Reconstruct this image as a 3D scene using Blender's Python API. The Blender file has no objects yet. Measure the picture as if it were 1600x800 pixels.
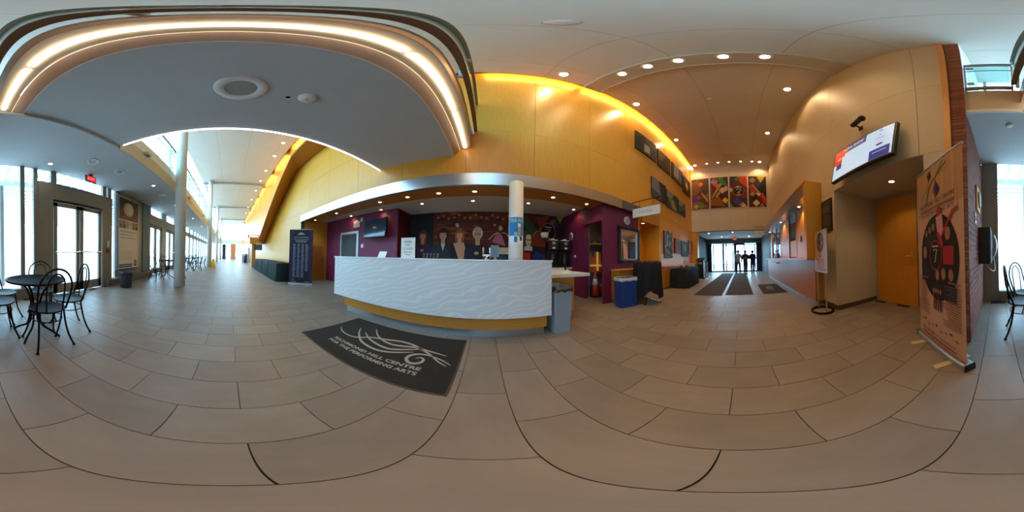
import bpy, bmesh, math, random
from mathutils import Vector, Matrix
from math import sin, cos, pi, radians as R
random.seed(7)
S = bpy.context.scene
COL = S.collection

# ---------------------------------------------------------------- camera (360 x 180 panorama, slightly tilted)
CAM_H = 1.07
_n = Vector((R(0.9), R(1.4), 1.0)).normalized()
_x = (Vector((1, 0, 0)) - _n * _n.x).normalized()
_y = _n.cross(_x)
BAS = Matrix((_x, _y, _n))                       # camera frame -> world
t0 = R((800 - 758) * .225)
fwd = BAS @ Vector((sin(t0), cos(t0), 0)); rgt = BAS @ Vector((cos(t0), -sin(t0), 0)); upv = BAS @ Vector((0, 0, 1))
cd = bpy.data.cameras.new('camera'); cam = bpy.data.objects.new('camera', cd); COL.objects.link(cam)
cd.type = 'PANO'
try: cd.panorama_type = 'EQUIRECTANGULAR'
except Exception: cd.cycles.panorama_type = 'EQUIRECTANGULAR'
cd.clip_start = .02; cd.clip_end = 300
m3 = Matrix((rgt, upv, -fwd)).transposed()
cam.matrix_world = Matrix.Translation((0, 0, CAM_H)) @ m3.to_4x4()
S.camera = cam
S.view_settings.view_transform = 'Standard'; S.view_settings.look = 'None'
S.view_settings.gamma = 1; S.view_settings.use_curve_mapping = False
S.view_settings.exposure = 0.0
S.cycles.max_bounces = 7; S.cycles.diffuse_bounces = 4; S.cycles.glossy_bounces = 3
S.cycles.transparent_max_bounces = 12; S.cycles.caustics_reflective = False; S.cycles.caustics_refractive = False
S.cycles.sample_clamp_indirect = 6
# ---------------------------------------------------------------- sky
W = bpy.data.worlds.new('sky'); S.world = W; W.use_nodes = True
bg = W.node_tree.nodes['Background']; bg.inputs[0].default_value = (.47, .745, 1.0, 1); bg.inputs[1].default_value = 12.5
# the light given off by the lamps, in one place
P_BEAM, P_HALL, P_BAR, P_CAFE, P_VEST, P_FARHALL = 44, 100, 9, 7, 14, 130
E_COVE, E_LED, E_LEDCOVE = 60, 8, 10
WARM = (1, .66, .33); NEUT = (1, .9, .76)

# ---------------------------------------------------------------- helpers
def lin(h):
    h = h.lstrip('#'); c = [int(h[i:i + 2], 16) / 255 for i in (0, 2, 4)]
    return tuple((v / 12.92 if v <= .04045 else ((v + .055) / 1.055) ** 2.4) for v in c)

MATS = {}
def mat(name, col='#808080', rough=.5, metal=0, var=0, vscale=6, stretch=(1, 1, 1), bump=0, emit=0, spec=.5, island=0, attr=False, coat=0):
    if name in MATS: return MATS[name]
    m = bpy.data.materials.new(name); m.use_nodes = True; nt = m.node_tree; b = nt.nodes['Principled BSDF']
    c = lin(col) if isinstance(col, str) else col
    b.inputs['Base Color'].default_value = (*c, 1); b.inputs['Roughness'].default_value = rough
    b.inputs['Metallic'].default_value = metal; b.inputs['Specular IOR Level'].default_value = spec
    if coat: b.inputs['Coat Weight'].default_value = coat
    L = nt.links.new; N = nt.nodes.new
    src = None
    if attr:
        a = N('ShaderNodeAttribute'); a.attribute_name = 'Col'; src = a.outputs['Color']
    if var or bump:
        tc = N('ShaderNodeTexCoord'); mp = N('ShaderNodeMapping'); mp.inputs['Scale'].default_value = stretch
        nz = N('ShaderNodeTexNoise'); nz.inputs['Scale'].default_value = vscale; nz.inputs['Detail'].default_value = 4
        L(tc.outputs['Object'], mp.inputs[0]); L(mp.outputs[0], nz.inputs['Vector'])
    if var or island:
        hsv = N('ShaderNodeHueSaturation')
        if src: L(src, hsv.inputs['Color'])
        else: hsv.inputs['Color'].default_value = (*c, 1)
        mr = N('ShaderNodeMapRange'); mr.inputs['From Min'].default_value = .25; mr.inputs['From Max'].default_value = .75
        mr.inputs['To Min'].default_value = 1 - var; mr.inputs['To Max'].default_value = 1 + var
        if var: L(nz.outputs[0], mr.inputs['Value'])
        else: mr.inputs['Value'].default_value = .5
        val = mr.outputs[0]
        if island:
            g = N('ShaderNodeNewGeometry'); oi = N('ShaderNodeObjectInfo')
            ad = N('ShaderNodeMath'); ad.operation = 'ADD'; L(g.outputs['Random Per Island'], ad.inputs[0]); L(oi.outputs['Random'], ad.inputs[1])
            fr = N('ShaderNodeMath'); fr.operation = 'FRACT'; L(ad.outputs[0], fr.inputs[0])
            m2 = N('ShaderNodeMapRange'); m2.inputs['To Min'].default_value = 1 - island; m2.inputs['To Max'].default_value = 1 + island
            L(fr.outputs[0], m2.inputs['Value'])
            mu = N('ShaderNodeMath'); mu.operation = 'MULTIPLY'; L(val, mu.inputs[0]); L(m2.outputs[0], mu.inputs[1]); val = mu.outputs[0]
        L(val, hsv.inputs['Value']); src = hsv.outputs[0]
    if src: L(src, b.inputs['Base Color'])
    if bump:
        bp = N('ShaderNodeBump'); bp.inputs['Strength'].default_value = bump; bp.inputs['Distance'].default_value = .01
        L(nz.outputs[0], bp.inputs['Height']); L(bp.outputs[0], b.inputs['Normal'])
    if emit:
        if src: L(src, b.inputs['Emission Color'])
        else: b.inputs['Emission Color'].default_value = (*c, 1)
        b.inputs['Emission Strength'].default_value = emit
    MATS[name] = m; return m

def glassmat(name, tint, refl=.08):
    m = bpy.data.materials.new(name); m.use_nodes = True; nt = m.node_tree; nt.nodes.clear()
    o = nt.nodes.new('ShaderNodeOutputMaterial'); mx = nt.nodes.new('ShaderNodeMixShader')
    tr = nt.nodes.new('ShaderNodeBsdfTransparent'); tr.inputs[0].default_value = (*tint, 1)
    gl = nt.nodes.new('ShaderNodeBsdfGlossy'); gl.inputs['Roughness'].default_value = .02
    lw = nt.nodes.new('ShaderNodeLayerWeight'); pw = nt.nodes.new('ShaderNodeMath'); pw.operation = 'POWER'; pw.inputs[1].default_value = 5
    fr = nt.nodes.new('ShaderNodeMapRange'); fr.inputs['To Min'].default_value = .03; fr.inputs['To Max'].default_value = .5
    nt.links.new(lw.outputs['Facing'], pw.inputs[0]); nt.links.new(pw.outputs[0], fr.inputs['Value'])
    nt.links.new(fr.outputs[0], mx.inputs[0]); nt.links.new(tr.outputs[0], mx.inputs[1]); nt.links.new(gl.outputs[0], mx.inputs[2])
    nt.links.new(mx.outputs[0], o.inputs[0]); MATS[name] = m; return m

M = {}
M['tile'] = mat('tile', '#857a70', .40, var=.10, vscale=3, stretch=(3, 1, 1), bump=.05, island=.10)
M['grout'] = mat('grout', '#2b2723', .9)
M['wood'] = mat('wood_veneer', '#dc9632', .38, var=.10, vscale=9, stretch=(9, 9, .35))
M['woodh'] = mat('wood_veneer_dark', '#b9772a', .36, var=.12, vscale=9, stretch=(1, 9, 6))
M['wooddoor'] = mat('wood_door', '#c98424', .4, var=.10, vscale=9, stretch=(8, 8, .3))
M['beige'] = mat('beige_panel', '#cdbfa6', .55, var=.02, vscale=2)
M['joint'] = mat('joint', '#5a4f42', .8)
M['ceil'] = mat('ceiling_white', '#d6d3cc', .85, var=.02)
M['ceilw'] = mat('ceiling_panel', '#dcd6ca', .8, var=.03, vscale=1)
M['soffit'] = mat('soffit_white', '#c9ccce', .8, var=.02)
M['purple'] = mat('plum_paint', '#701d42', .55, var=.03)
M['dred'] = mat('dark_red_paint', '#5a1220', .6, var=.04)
M['steel'] = mat('brushed_steel', '#c4c6c8', .3, 1, var=.06, vscale=20, stretch=(.3, 8, 8))
M['chrome'] = mat('chrome', '#d8d8da', .12, 1)
M['alu'] = mat('aluminium', '#b4b6b8', .4, .8)
M['brown'] = mat('bronze_rail', '#957f6c', .45, .3)
M['frame'] = mat('window_frame', '#8c8780', .5, .3, var=.03)
M['black'] = mat('black_plastic', '#141416', .4)
M['iron'] = mat('black_iron', '#141312', .6, .1, spec=.2)
M['white'] = mat('white_paint', '#e6e4de', .5)
M['col'] = mat('column_paint', '#d8d4ca', .5, var=.02)
M['lamin'] = mat('white_wave_panel', '#dcdcdc', .3)
M['cloth'] = mat('black_cloth', '#121315', .85, var=.2, vscale=20)
M['clothb'] = mat('dark_green_cloth', '#122422', .85, var=.2, vscale=20)
M['mat'] = mat('mat_pile', '#22211f', .95, var=.25, vscale=120, bump=.3)
M['matb'] = mat('runner_pile', '#3a322a', .95, var=.2, vscale=120, bump=.3)
M['rubber'] = mat('mat_edge_rubber', '#4a4136', .8)
M['greybin'] = mat('grey_bin_plastic', '#8d949b', .45)
M['dbin'] = mat('dark_grey_bin_plastic', '#3d454b', .5)
M['blue'] = mat('blue_bin_plastic', '#123f86', .4)
M['brick'] = mat('brick', '#8a5140', .85, var=.2, vscale=14, bump=.4, island=.22)
M['mortar'] = mat('mortar', '#b3a79e', .9)
M['concrete'] = mat('concrete', '#6f6c69', .7, var=.08, vscale=5)
M['pave'] = mat('paving_outside', '#b9b6b0', .9, var=.06, vscale=2)
M['canopy'] = mat('canopy_white', '#d9e4ea', .7)
M['green'] = mat('dark_green_panel', '#17291f', .7)
M['slate'] = mat('dark_wall', '#3e3a3d', .6)
M['print'] = mat('print', '#ffffff', .5, attr=True)
M['printm'] = mat('print_matte', '#ffffff', .8, attr=True)
M['screen'] = mat('screen', '#ffffff', .3, attr=True, emit=.85)
M['mirror'] = mat('mirror_glass', '#e8e8e8', .03, 1)
M['tvoff'] = mat('dark_screen', '#2c4654', .12, spec=.8)
M['orange'] = mat('orange_vinyl', '#e2481a', .6)
M['yellow'] = mat('yellow_plastic', '#e8b90c', .45)
M['lime'] = mat('reflective_strip_glow', '#f2d21a', .4, emit=.15)  # faint glow put into the vest stripes, which are no lamps
M['lamp_w'] = mat('lamp_warm', (1, .78, .5), .5, emit=14)
M['lamp_n'] = mat('lamp_neutral', (1, .9, .75), .5, emit=12)
M['cove'] = mat('cove_tube', (1, .6, .1), .5, emit=E_COVE)
M['led'] = mat('led_line', (.92, .9, 1), .5, emit=E_LED)
M['ledc'] = mat('led_cove', (1, .84, .68), .5, emit=E_LEDCOVE)
M['gold'] = mat('edge_glow', (1, .72, .4), .5, emit=.9)
M['exit'] = mat('exit_red', (.8, .03, .03), .5, emit=.7)
M['skin'] = mat('skin', '#b98263', .6)
M['glass'] = glassmat('clear_glass', (.93, .97, .98))
M['gglass'] = glassmat('green_glass', (.72, .93, .93))

class MB:
    def __init__(s): s.v = []; s.f = []; s.c = []
    def add(s, vs, fs, col=None):
        o = len(s.v); s.v += [tuple(p) for p in vs]; s.f += [tuple(i + o for i in f) for f in fs]; s.c += [col] * len(fs); return s
    def box(s, a, b, col=None):
        (x0, y0, z0), (x1, y1, z1) = [tuple(min(a[i], b[i]) for i in range(3)), tuple(max(a[i], b[i]) for i in range(3))]
        return s.add([(x0, y0, z0), (x1, y0, z0), (x1, y1, z0), (x0, y1, z0), (x0, y0, z1), (x1, y0, z1), (x1, y1, z1), (x0, y1, z1)],
                     [(3, 2, 1, 0), (4, 5, 6, 7), (0, 1, 5, 4), (1, 2, 6, 5), (2, 3, 7, 6), (3, 0, 4, 7)], col)
    def prism(s, pts, vec, col=None):
        n = len(pts); v = Vector(vec); ps = [Vector(p) for p in pts]
        return s.add(ps + [p + v for p in ps], [tuple(range(n))[::-1], tuple(range(n, 2 * n))] + [(i, (i + 1) % n, n + (i + 1) % n, n + i) for i in range(n)], col)
    def poly(s, pts, col=None): return s.add(pts, [tuple(range(len(pts)))], col)
    def tube(s, pts, r, n=8, closed=False, col=None, r1=None):
        ps = [Vector(p) for p in pts]; m = len(ps); vs = []; fs = []; up = None
        for i, p in enumerate(ps):
            if closed: t = ps[(i + 1) % m] - ps[i - 1]
            else: t = ps[min(i + 1, m - 1)] - ps[max(i - 1, 0)]
            t.normalize()
            if up is None: up = Vector((0, 0, 1)) if abs(t.z) < .9 else Vector((1, 0, 0))
            a = t.cross(up)
            if a.length < 1e-4: a = t.cross(Vector((0, 1, 0)))
            a.normalize(); b = a.cross(t); up = b
            rr = r if r1 is None else r + (r1 - r) * i / max(1, m - 1)
            vs += [p + (a * cos(2 * pi * k / n) + b * sin(2 * pi * k / n)) * rr for k in range(n)]
        for i in range(m if closed else m - 1):
            j = (i + 1) % m
            fs += [(i * n + k, i * n + (k + 1) % n, j * n + (k + 1) % n, j * n + k) for k in range(n)]
        if not closed: fs += [tuple(range(n))[::-1], tuple(range((m - 1) * n, m * n))]
        return s.add(vs, fs, col)
    def lathe(s, prof, c=(0, 0, 0), n=24, col=None, sx=1, sy=1):
        vs = []; fs = []; k = len(prof)
        for r, z in prof: vs += [(c[0] + r * cos(2 * pi * i / n) * sx, c[1] + r * sin(2 * pi * i / n) * sy, c[2] + z) for i in range(n)]
        for j in range(k - 1): fs += [(j * n + i, j * n + (i + 1) % n, (j + 1) * n + (i + 1) % n, (j + 1) * n + i) for i in range(n)]
        fs += [tuple(range(n))[::-1], tuple(range((k - 1) * n, k * n))]
        return s.add(vs, fs, col)
    def text(s, body, size, org, u=(1, 0, 0), v=(0, 0, 1), col=None, align='CENTER', depth=.0, sx=1.0, fit=0, bold=0):
        cu = bpy.data.curves.new('lettering', 'FONT'); cu.body = body; cu.size = size; cu.align_x = align; cu.resolution_u = 2; cu.offset = bold
        ob = bpy.data.objects.new('lettering', cu); COL.objects.link(ob)
        dg = bpy.context.evaluated_depsgraph_get(); me = bpy.data.meshes.new_from_object(ob.evaluated_get(dg))
        u, v, o = Vector(u), Vector(v), Vector(org)
        if fit: xs_ = [p.co.x for p in me.vertices]; sx = fit / (max(xs_) - min(xs_))
        s.add([o + u * p.co.x * sx + v * p.co.y for p in me.vertices], [tuple(f.vertices) for f in me.polygons], col)
        bpy.data.objects.remove(ob); bpy.data.curves.remove(cu); bpy.data.meshes.remove(me); return s
    def mesh(s, name, m, smooth=False):
        me = bpy.data.meshes.new(name); me.from_pydata(s.v, [], s.f); me.materials.append(m)
        if any(c is not None for c in s.c):
            at = me.color_attributes.new('Col', 'FLOAT_COLOR', 'CORNER'); i = 0
            for f, c in zip(s.f, s.c):
                c = c or (.5, .5, .5)
                if isinstance(c, str): c = lin(c)
                for _ in f: at.data[i].color = (*c, 1); i += 1
        if smooth: me.shade_smooth()
        me.update(); return me
    def build(s, name, m, parent=None, smooth=False, bevel=0, seg=2):
        if isinstance(m, str): m = M[m]
        o = bpy.data.objects.new(name, s.mesh(name, m, smooth)); COL.objects.link(o)
        if parent is not None: o.parent = parent
        if bevel:
            b = o.modifiers.new('bevel', 'BEVEL'); b.width = bevel; b.segments = seg; b.limit_method = 'ANGLE'
        return o

def tag(o, label, cat=None, group=None, kind=None):
    if label: o['label'] = label
    if cat: o['category'] = cat
    if group: o['group'] = group
    if kind: o['kind'] = kind
    return o
def thing(name, label, cat, loc=(0, 0, 0), rz=0, group=None, kind=None):
    o = bpy.data.objects.new(name, None); COL.objects.link(o); o.location = loc; o.rotation_euler = (0, 0, rz); o.empty_display_size = .1
    return tag(o, label, cat, group, kind)
def struct(name, mb, m, label=None, parent=None, **k):
    o = mb.build(name, m, parent, **k)
    if parent is None: tag(o, label, None, None, 'structure')
    return o
def copy_tree(o, parent=None):
    c = o.copy(); COL.objects.link(c); c.parent = parent
    for ch in list(o.children): copy_tree(ch, c)
    return c
def B(a, b, col=None): return MB().box(a, b, col)
def spot(loc, power, col=WARM, ang=110, blend=.6, rad=.06, parent=None, rot=(0, 0, 0)):
    l = bpy.data.lights.new('lamp_light', 'SPOT'); l.energy = power; l.color = col; l.spot_size = R(ang); l.spot_blend = blend; l.shadow_soft_size = rad
    o = bpy.data.objects.new('lamp_light', l); COL.objects.link(o); o.location = loc; o.rotation_euler = rot
    if parent: o.parent = parent
    return o
_dl = {}
def downlight(loc, label, group, power, col=WARM, r=.06, ang=110, m='lamp_w'):
    t = thing('downlight', label, 'downlight', loc, 0, group)
    key = (r, m)
    if key not in _dl:
        a = MB().lathe([(r * .8, .0), (r * .8, -.006), (r * 1.15, -.006), (r * 1.25, 0)], n=20).mesh('trim_ring', M['white'], True)
        b = MB().lathe([(r * .78, -.001), (r * .7, -.003)], n=20).mesh('lens', M[m])
        _dl[key] = (a, b)
    for nm, me in zip(('trim_ring', 'lens'), _dl[key]):
        o = bpy.data.objects.new(nm, me); COL.objects.link(o); o.parent = t
    if power: spot((0, 0, -.02), power, col, ang, parent=t)
    return t
ORD = ['first', 'second', 'third', 'fourth', 'fifth', 'sixth', 'seventh', 'eighth', 'ninth', 'tenth', 'eleventh', 'twelfth']

# flat print on a panel: items are in panel units (x to the right, z up), facing local -Y
class Print:
    def __init__(s, y=0): s.m = MB(); s.y = y; s.k = 0
    def _y(s): s.k += 1; return s.y - .0002 * s.k
    def rect(s, x0, z0, x1, z1, c): y = s._y(); s.m.poly([(x0, y, z0), (x1, y, z0), (x1, y, z1), (x0, y, z1)], c); return s
    def poly(s, pts, c): y = s._y(); s.m.poly([(p[0], y, p[1]) for p in pts], c); return s
    def ell(s, cx, cz, rx, rz, c, n=20, a0=0, a1=2 * pi):
        y = s._y(); s.m.poly([(cx + rx * cos(a0 + (a1 - a0) * i / (n if a1 - a0 < 6.28 else n)), y, cz + rz * sin(a0 + (a1 - a0) * i / n)) for i in range(n if a1 - a0 > 6.28 else n + 1)], c); return s
    def dia(s, cx, cz, rx, rz, c, rot=0):
        y = s._y(); s.m.poly([(cx + rx * cos(rot + i * pi / 2), y, cz + rz * sin(rot + i * pi / 2)) for i in range(4)], c); return s
    def stroke(s, pts, w, c):
        y = s._y(); n = len(pts); L = []; Rr = []
        for i, p in enumerate(pts):
            a = pts[max(i - 1, 0)]; b = pts[min(i + 1, n - 1)]; dx, dz = b[0] - a[0], b[1] - a[1]; l = math.hypot(dx, dz) or 1
            ww = w[i] if isinstance(w, (list, tuple)) else w
            nx, nz = -dz / l * ww / 2, dx / l * ww / 2; L.append((p[0] + nx, y, p[1] + nz)); Rr.append((p[0] - nx, y, p[1] - nz))
        for i in range(n - 1): s.m.poly([Rr[i], Rr[i + 1], L[i + 1], L[i]], c)
        return s
    def text(s, body, size, x, z, c, align='CENTER', sx=1): s.m.text(body, size, (x, s._y(), z), col=c, align=align, sx=sx); return s
    def lines(s, x0, x1, ztop, n, dz, h, c, rag=.3, align='L'):
        y = s._y(); rr = random.Random(n * 31 + int(x0 * 100))
        for i in range(n):
            w = (x1 - x0) * (1 - rag * rr.random()); a = x0 if align == 'L' else (x1 - w if align == 'R' else (x0 + x1 - w) / 2)
            s.m.poly([(a, y, ztop - i * dz - h), (a + w, y, ztop - i * dz - h), (a + w, y, ztop - i * dz), (a, y, ztop - i * dz)], c)
        return s
    def build(s, name, parent, m='print'): return s.m.build(name, m, parent)
def bez(p0, p1, p2, p3, n=14):
    out = []
    for i in range(n + 1):
        t = i / n; q = 1 - t
        out.append(tuple(q ** 3 * a + 3 * q * q * t * b + 3 * q * t * t * c + t ** 3 * d for a, b, c, d in zip(p0, p1, p2, p3)))
    return out

# ================================================================ STRUCTURE
CZ, WY, BY, PX, GY, XL = 7.0, 2.85, -1.72, 9.2, -3.5, -33.0
# ---- floor and tiles (12 x 24 inch, running bond)
floor = struct('floor', B((XL, -3.6, -.2), (13.6, 5.1, -.008)), 'grout', 'grey brown porcelain tile floor laid in a running bond')
TP, TL_, TO = .302, .61, .145
tiles = []
i0 = int((XL - TO) // TP)
for i in range(i0, int((13.4 - TO) // TP) + 1):
    xa = TO + i * TP; off = .08 if i % 2 == 0 else .385
    for j in range(-8, 9):
        ya = off + j * TL_; cx, cy = xa + TP / 2, ya + TL_ / 2
        if cy < GY + .05 or cy > 4.9: continue
        if cx > .35 and cy < BY - .1 and not (.7 < cx < 2.75 and cy > -2.95): continue
        if cy > WY + .1 and not (-6.1 < cx < 4.1): continue
        tiles.append((cx * cx + cy * cy, cx, cy))
tiles.sort()
def tilemb(cx, cy, mb):
    a, b, g, c = TP / 2 - .0016, TL_ / 2 - .0016, .0008, .012
    return mb.add([(cx + sx * (a - (g if top else 0)), cy + sy * (b - (g if top else 0)), 0 if top else -c) for top in (0, 1) for sx, sy in ((-1, -1), (1, -1), (1, 1), (-1, 1))],
                  [(4, 5, 6, 7), (0, 1, 5, 4), (1, 2, 6, 5), (2, 3, 7, 6), (3, 0, 4, 7)])
tm = tilemb(0, 0, MB()).mesh('tile', M['tile'])
for d, cx, cy in tiles[:300]:
    o = bpy.data.objects.new('tile', tm); COL.objects.link(o); o.location = (cx, cy, 0); o.parent = floor
mb = MB()
for d, cx, cy in tiles[300:]: tilemb(cx, cy, mb)
o = mb.build('tile_field', 'tile', floor); o['kind'] = 'stuff'

def panels(parent, name, xs, zs, y0, y1, m, gap=.006, axis='Y', skip=None):
    """cladding panels of a wall as separate pieces; axis is the wall normal"""
    for i in range(len(xs) - 1):
        for j in range(len(zs) - 1):
            if skip and skip((xs[i] + xs[i + 1]) / 2, (zs[j] + zs[j + 1]) / 2): continue
            a, b, c, d = xs[i] + gap / 2, xs[i + 1] - gap / 2, zs[j] + gap / 2, zs[j + 1] - gap / 2
            if axis == 'Y': bb = ((a, y0, c), (b, y1, d))
            elif axis == 'X': bb = ((y0, a, c), (y1, b, d))
            else: bb = ((a, c, y0), (b, d, y1))
            B(*bb).build(name, m, parent)

# ---- long timber wall (Y+), open over the bar
mb = B((XL, WY, 0), (-6.1, WY + .15, 7.3)); mb.box((-6.1, WY, 2.73), (5.3, WY + .15, 7.3)); mb.box((5.3, WY, 0), (PX, WY + .15, 7.3))
wb = struct('wall_back', mb, 'joint', 'tall honey coloured timber panel wall with a cove light along its top')
xs = [.87 + 1.25 * k for k in range(-27, 7)]; xs = [x for x in xs if -32.5 < x < 8.6] + [PX]
panels(wb, 'wood_panel', [x for x in xs if x > -6.0] if False else [-6.1] + [x for x in xs if x > -6.0], [2.74, 3.95, 7.29], WY - .014, WY, 'wood')
panels(wb, 'wood_panel', [5.2, 5.87, 7.12, 8.37, PX], [0, 2.6, 2.735], WY - .014, WY, 'wood')
panels(wb, 'wood_panel', [XL + .5 * 0 + k * 2.5 for k in range(0, 10)] + [-8.6, -6.1], [0, 2.9, 7.29], WY - .014, WY, 'wood')
# raked timber soffit (underside of the stair) on the wood wall
sp = [(-2.3, 5.2), (-6.6, 5.2), (-13.0, 1.95)]; su = [(-2.3, 5.2), (-5.6, 5.2), (-12.0, 2.05)]
for k in range(2):
    a, b, c, d = (sp[k][0], WY - .015, sp[k][1]), (sp[k + 1][0], WY - .015, sp[k + 1][1]), (su[k + 1][0], 2.12, su[k + 1][1]), (su[k][0], 2.12, su[k][1])
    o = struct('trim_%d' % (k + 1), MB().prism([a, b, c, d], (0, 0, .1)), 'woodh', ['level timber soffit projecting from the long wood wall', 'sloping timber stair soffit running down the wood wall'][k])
# ---- bar fascia
fs = struct('trim_3', B((-6.1, WY - .05, 2.47), (3.15, WY + .02, 2.73)), 'steel', 'brushed steel fascia band over the bar opening')
gr = struct('trim_4', B((3.15, WY - .03, 2.47), (4.1, WY + .02, 2.73)), 'black', 'dark louvre grille at the end of the steel fascia')
for k in range(6): B((3.17, WY - .05, 2.49 + k * .04), (4.08, WY - .03, 2.51 + k * .04)).build('slat', 'frame', gr)
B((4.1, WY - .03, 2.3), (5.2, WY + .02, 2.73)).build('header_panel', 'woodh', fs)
# ---- bar recess
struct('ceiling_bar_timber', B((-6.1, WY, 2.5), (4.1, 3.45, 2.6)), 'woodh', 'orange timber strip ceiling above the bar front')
struct('ceiling_bar', B((-6.1, 3.45, 2.6), (2.7, 5.1, 2.7)), 'ceil', 'off white ceiling over the bar')
wl = struct('wall_bar_left', B((-6.25, WY + .15, 0), (-6.1, 4.25, 2.6)), 'wood', 'timber side wall of the passage beside the bar')
B((-6.1, 3.35, 0), (-6.085, 3.95, 1.5)).build('door_leaf', 'woodh', wl)  # dark wood inset standing in for the stair opening, not a door
mb = MB().tube([(-6.02, 3.2, .55), (-6.02, 3.95, 1.05)], .018); [mb.tube([(-6.02, y, .0), (-6.02, y, z)], .012) for y, z in ((3.2, .55), (3.95, 1.05))]
mb.build('handrail', 'brown', wl)
wt = struct('wall_bar_television', B((-6.1, 4.15, 0), (-2.5, 5.1, 2.6)), 'purple', 'plum painted wall behind the bar with a television')
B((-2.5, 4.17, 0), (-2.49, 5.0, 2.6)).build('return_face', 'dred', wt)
el = struct('door_1', B((-5.12, 4.13, 0), (-4.1, 4.155, 2.02)), 'alu', 'grey framed dark door in the plum wall')
B((-5.02, 4.12, 0), (-4.2, 4.135, 1.93)).build('door_leaf', 'slate', el); B((-5.06, 4.105, 1.0), (-5.0, 4.13, 1.25)).build('lock_plate', 'alu', el)
wm = struct('wall_bar_mural', B((-2.5, 5.0, 0), (2.75, 5.1, 2.6)), 'slate', 'bar back wall covered with a printed mural')
# right plum wall with closet opening
mb = B((2.6, 2.93, 2.08), (2.75, 5.0, 2.5)); mb.box((2.6, 2.93, 0), (2.75, 2.98, 2.08)); mb.box((2.6, 3.72, 0), (2.75, 5.0, 2.08)); mb.box((2.6, 3.45, 2.5), (2.75, 5.0, 2.6))
wr = struct('wall_bar_right', mb, 'purple', 'plum side wall of the bar with an open closet doorway')
B((2.742, 3.705, 0), (2.77, 3.72, 2.08)).build('door_jamb', 'alu', wr)
struct('wall_closet_front', B((2.75, 2.93, 0), (4.02, 3.0, 2.5)), 'purple', 'plum wall with a black framed mirror and round speaker')
mb = B((3.75, 3.0, 0), (3.85, 4.4, 2.5)); mb.box((2.75, 4.3, 0), (3.85, 4.4, 2.5))
struct('wall_closet_inside', mb, mat('closet_wall', '#a59a8c', .7), 'pale wall inside the storage closet')
struct('ceiling_closet', B((2.75, 3.0, 2.5), (3.85, 4.4, 2.55)), 'ceil', 'closet ceiling')
# alcove
mb = B((4.1, 3.5, 0), (5.2, 3.6, 2.42)); mb.box((5.2, WY + .001, 0), (5.3, 3.6, 2.42)); mb.box((4.02, 2.932, 0), (4.1, 3.6, 2.5)); mb.box((4.1, WY, 2.36), (5.2, 3.6, 2.46))
struct('wall_alcove', mb, 'wood', 'timber lined alcove lit from above beside the plum wall')
# wainscot ledges
wn = struct('trim_5', B((2.86, 2.66, .08), (4.1, 2.93, .82)), 'woodh', 'low timber ledge under the mirror', bevel=.006)
B((2.84, 2.63, .82), (4.12, 2.93, .85)).build('ledge_top', 'wood', wn); B((2.88, 2.68, 0), (4.1, 2.93, .08)).build('plinth', 'steel', wn)
wn = struct('trim_6', B((5.15, 2.64, .08), (PX, WY - .015, .82)), 'woodh', 'low timber ledge along the wood wall under the paintings')
B((5.13, 2.61, .82), (PX, WY - .015, .85)).build('ledge_top', 'wood', wn); B((5.17, 2.66, 0), (PX, WY - .02, .08)).build('plinth', 'steel', wn)
B((5.3, WY - .03, .86), (7.6, WY - .015, 1.3)).build('pale_board', 'white', wn)
# ---- beige panel wall (Y-)
mb = B((.45, BY - .12, 2.48), (PX, BY, 7)); mb.box((2.7, BY - .12, 0), (PX, BY, 2.48)); mb.box((.46, BY - .12, 0), (.7, BY, 2.48))
wf = struct('wall_front', mb, 'joint', 'tall beige panel wall with a large screen and box office')
panels(wf, 'wall_panel', [.52, .85, 2.6, 4.35, 6.1, 7.85, PX], [2.38, 4.1, 6.98], BY, BY + .012, 'beige')
panels(wf, 'wall_panel', [2.6, 4.35, 6.1, 7.85, PX], [0.1, 2.38], BY, BY + .012, 'beige', skip=lambda x, z: x > 4.4)
panels(wf, 'wall_panel', [.52, .8], [0.1, 2.38], BY, BY + .012, 'beige')
# recess with timber door
mb = B((2.6, -2.85, 0), (2.7, BY - .001, 2.48)); mb.box((.7, -2.85, 0), (.8, BY - .001, 2.48)); mb.box((.8, -2.95, 0), (2.6, -2.8, 2.38))
struct('wall_recess', mb, 'beige', 'beige walls of the doorway recess below the screen')
struct('ceiling_recess', B((.8, -2.8, 2.38), (2.6, BY - .001, 2.48)), 'beige', 'ceiling of the doorway recess')
mb = B((2.585, -2.8, 0), (2.6, BY, .09)); mb.box((.8, -2.8, 0), (.815, BY, .09)); mb.box((2.6, BY + .012, 0), (3.1, BY + .024, .09))
struct('baseboard_front', mb, mat('base_brown', '#5b4634', .6), 'brown baseboard around the doorway recess')
d = struct('door_2', B((1.42, -2.8, 0), (2.55, -2.775, 2.34)), 'alu', 'plain timber door in a grey frame inside the recess')
B((1.47, -2.78, .01), (2.5, -2.755, 2.29)).build('door_leaf', 'wooddoor', d)
for z in (.25, 1.1, 2.0): B((2.5, -2.775, z), (2.515, -2.75, z + .1)).build('hinge', 'chrome', d)
mb = MB().tube([(1.56, -2.75, 1.03), (1.56, -2.70, 1.03), (1.68, -2.695, 1.03)], .01); mb.box((1.54, -2.756, .93), (1.585, -2.748, 1.12)); mb.build('handle', 'chrome', d)
struct('door_3', B((.82, -2.8, 0), (1.40, -2.76, 2.34)), 'wooddoor', 'second timber door leaf hidden behind the tall banner')
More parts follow.
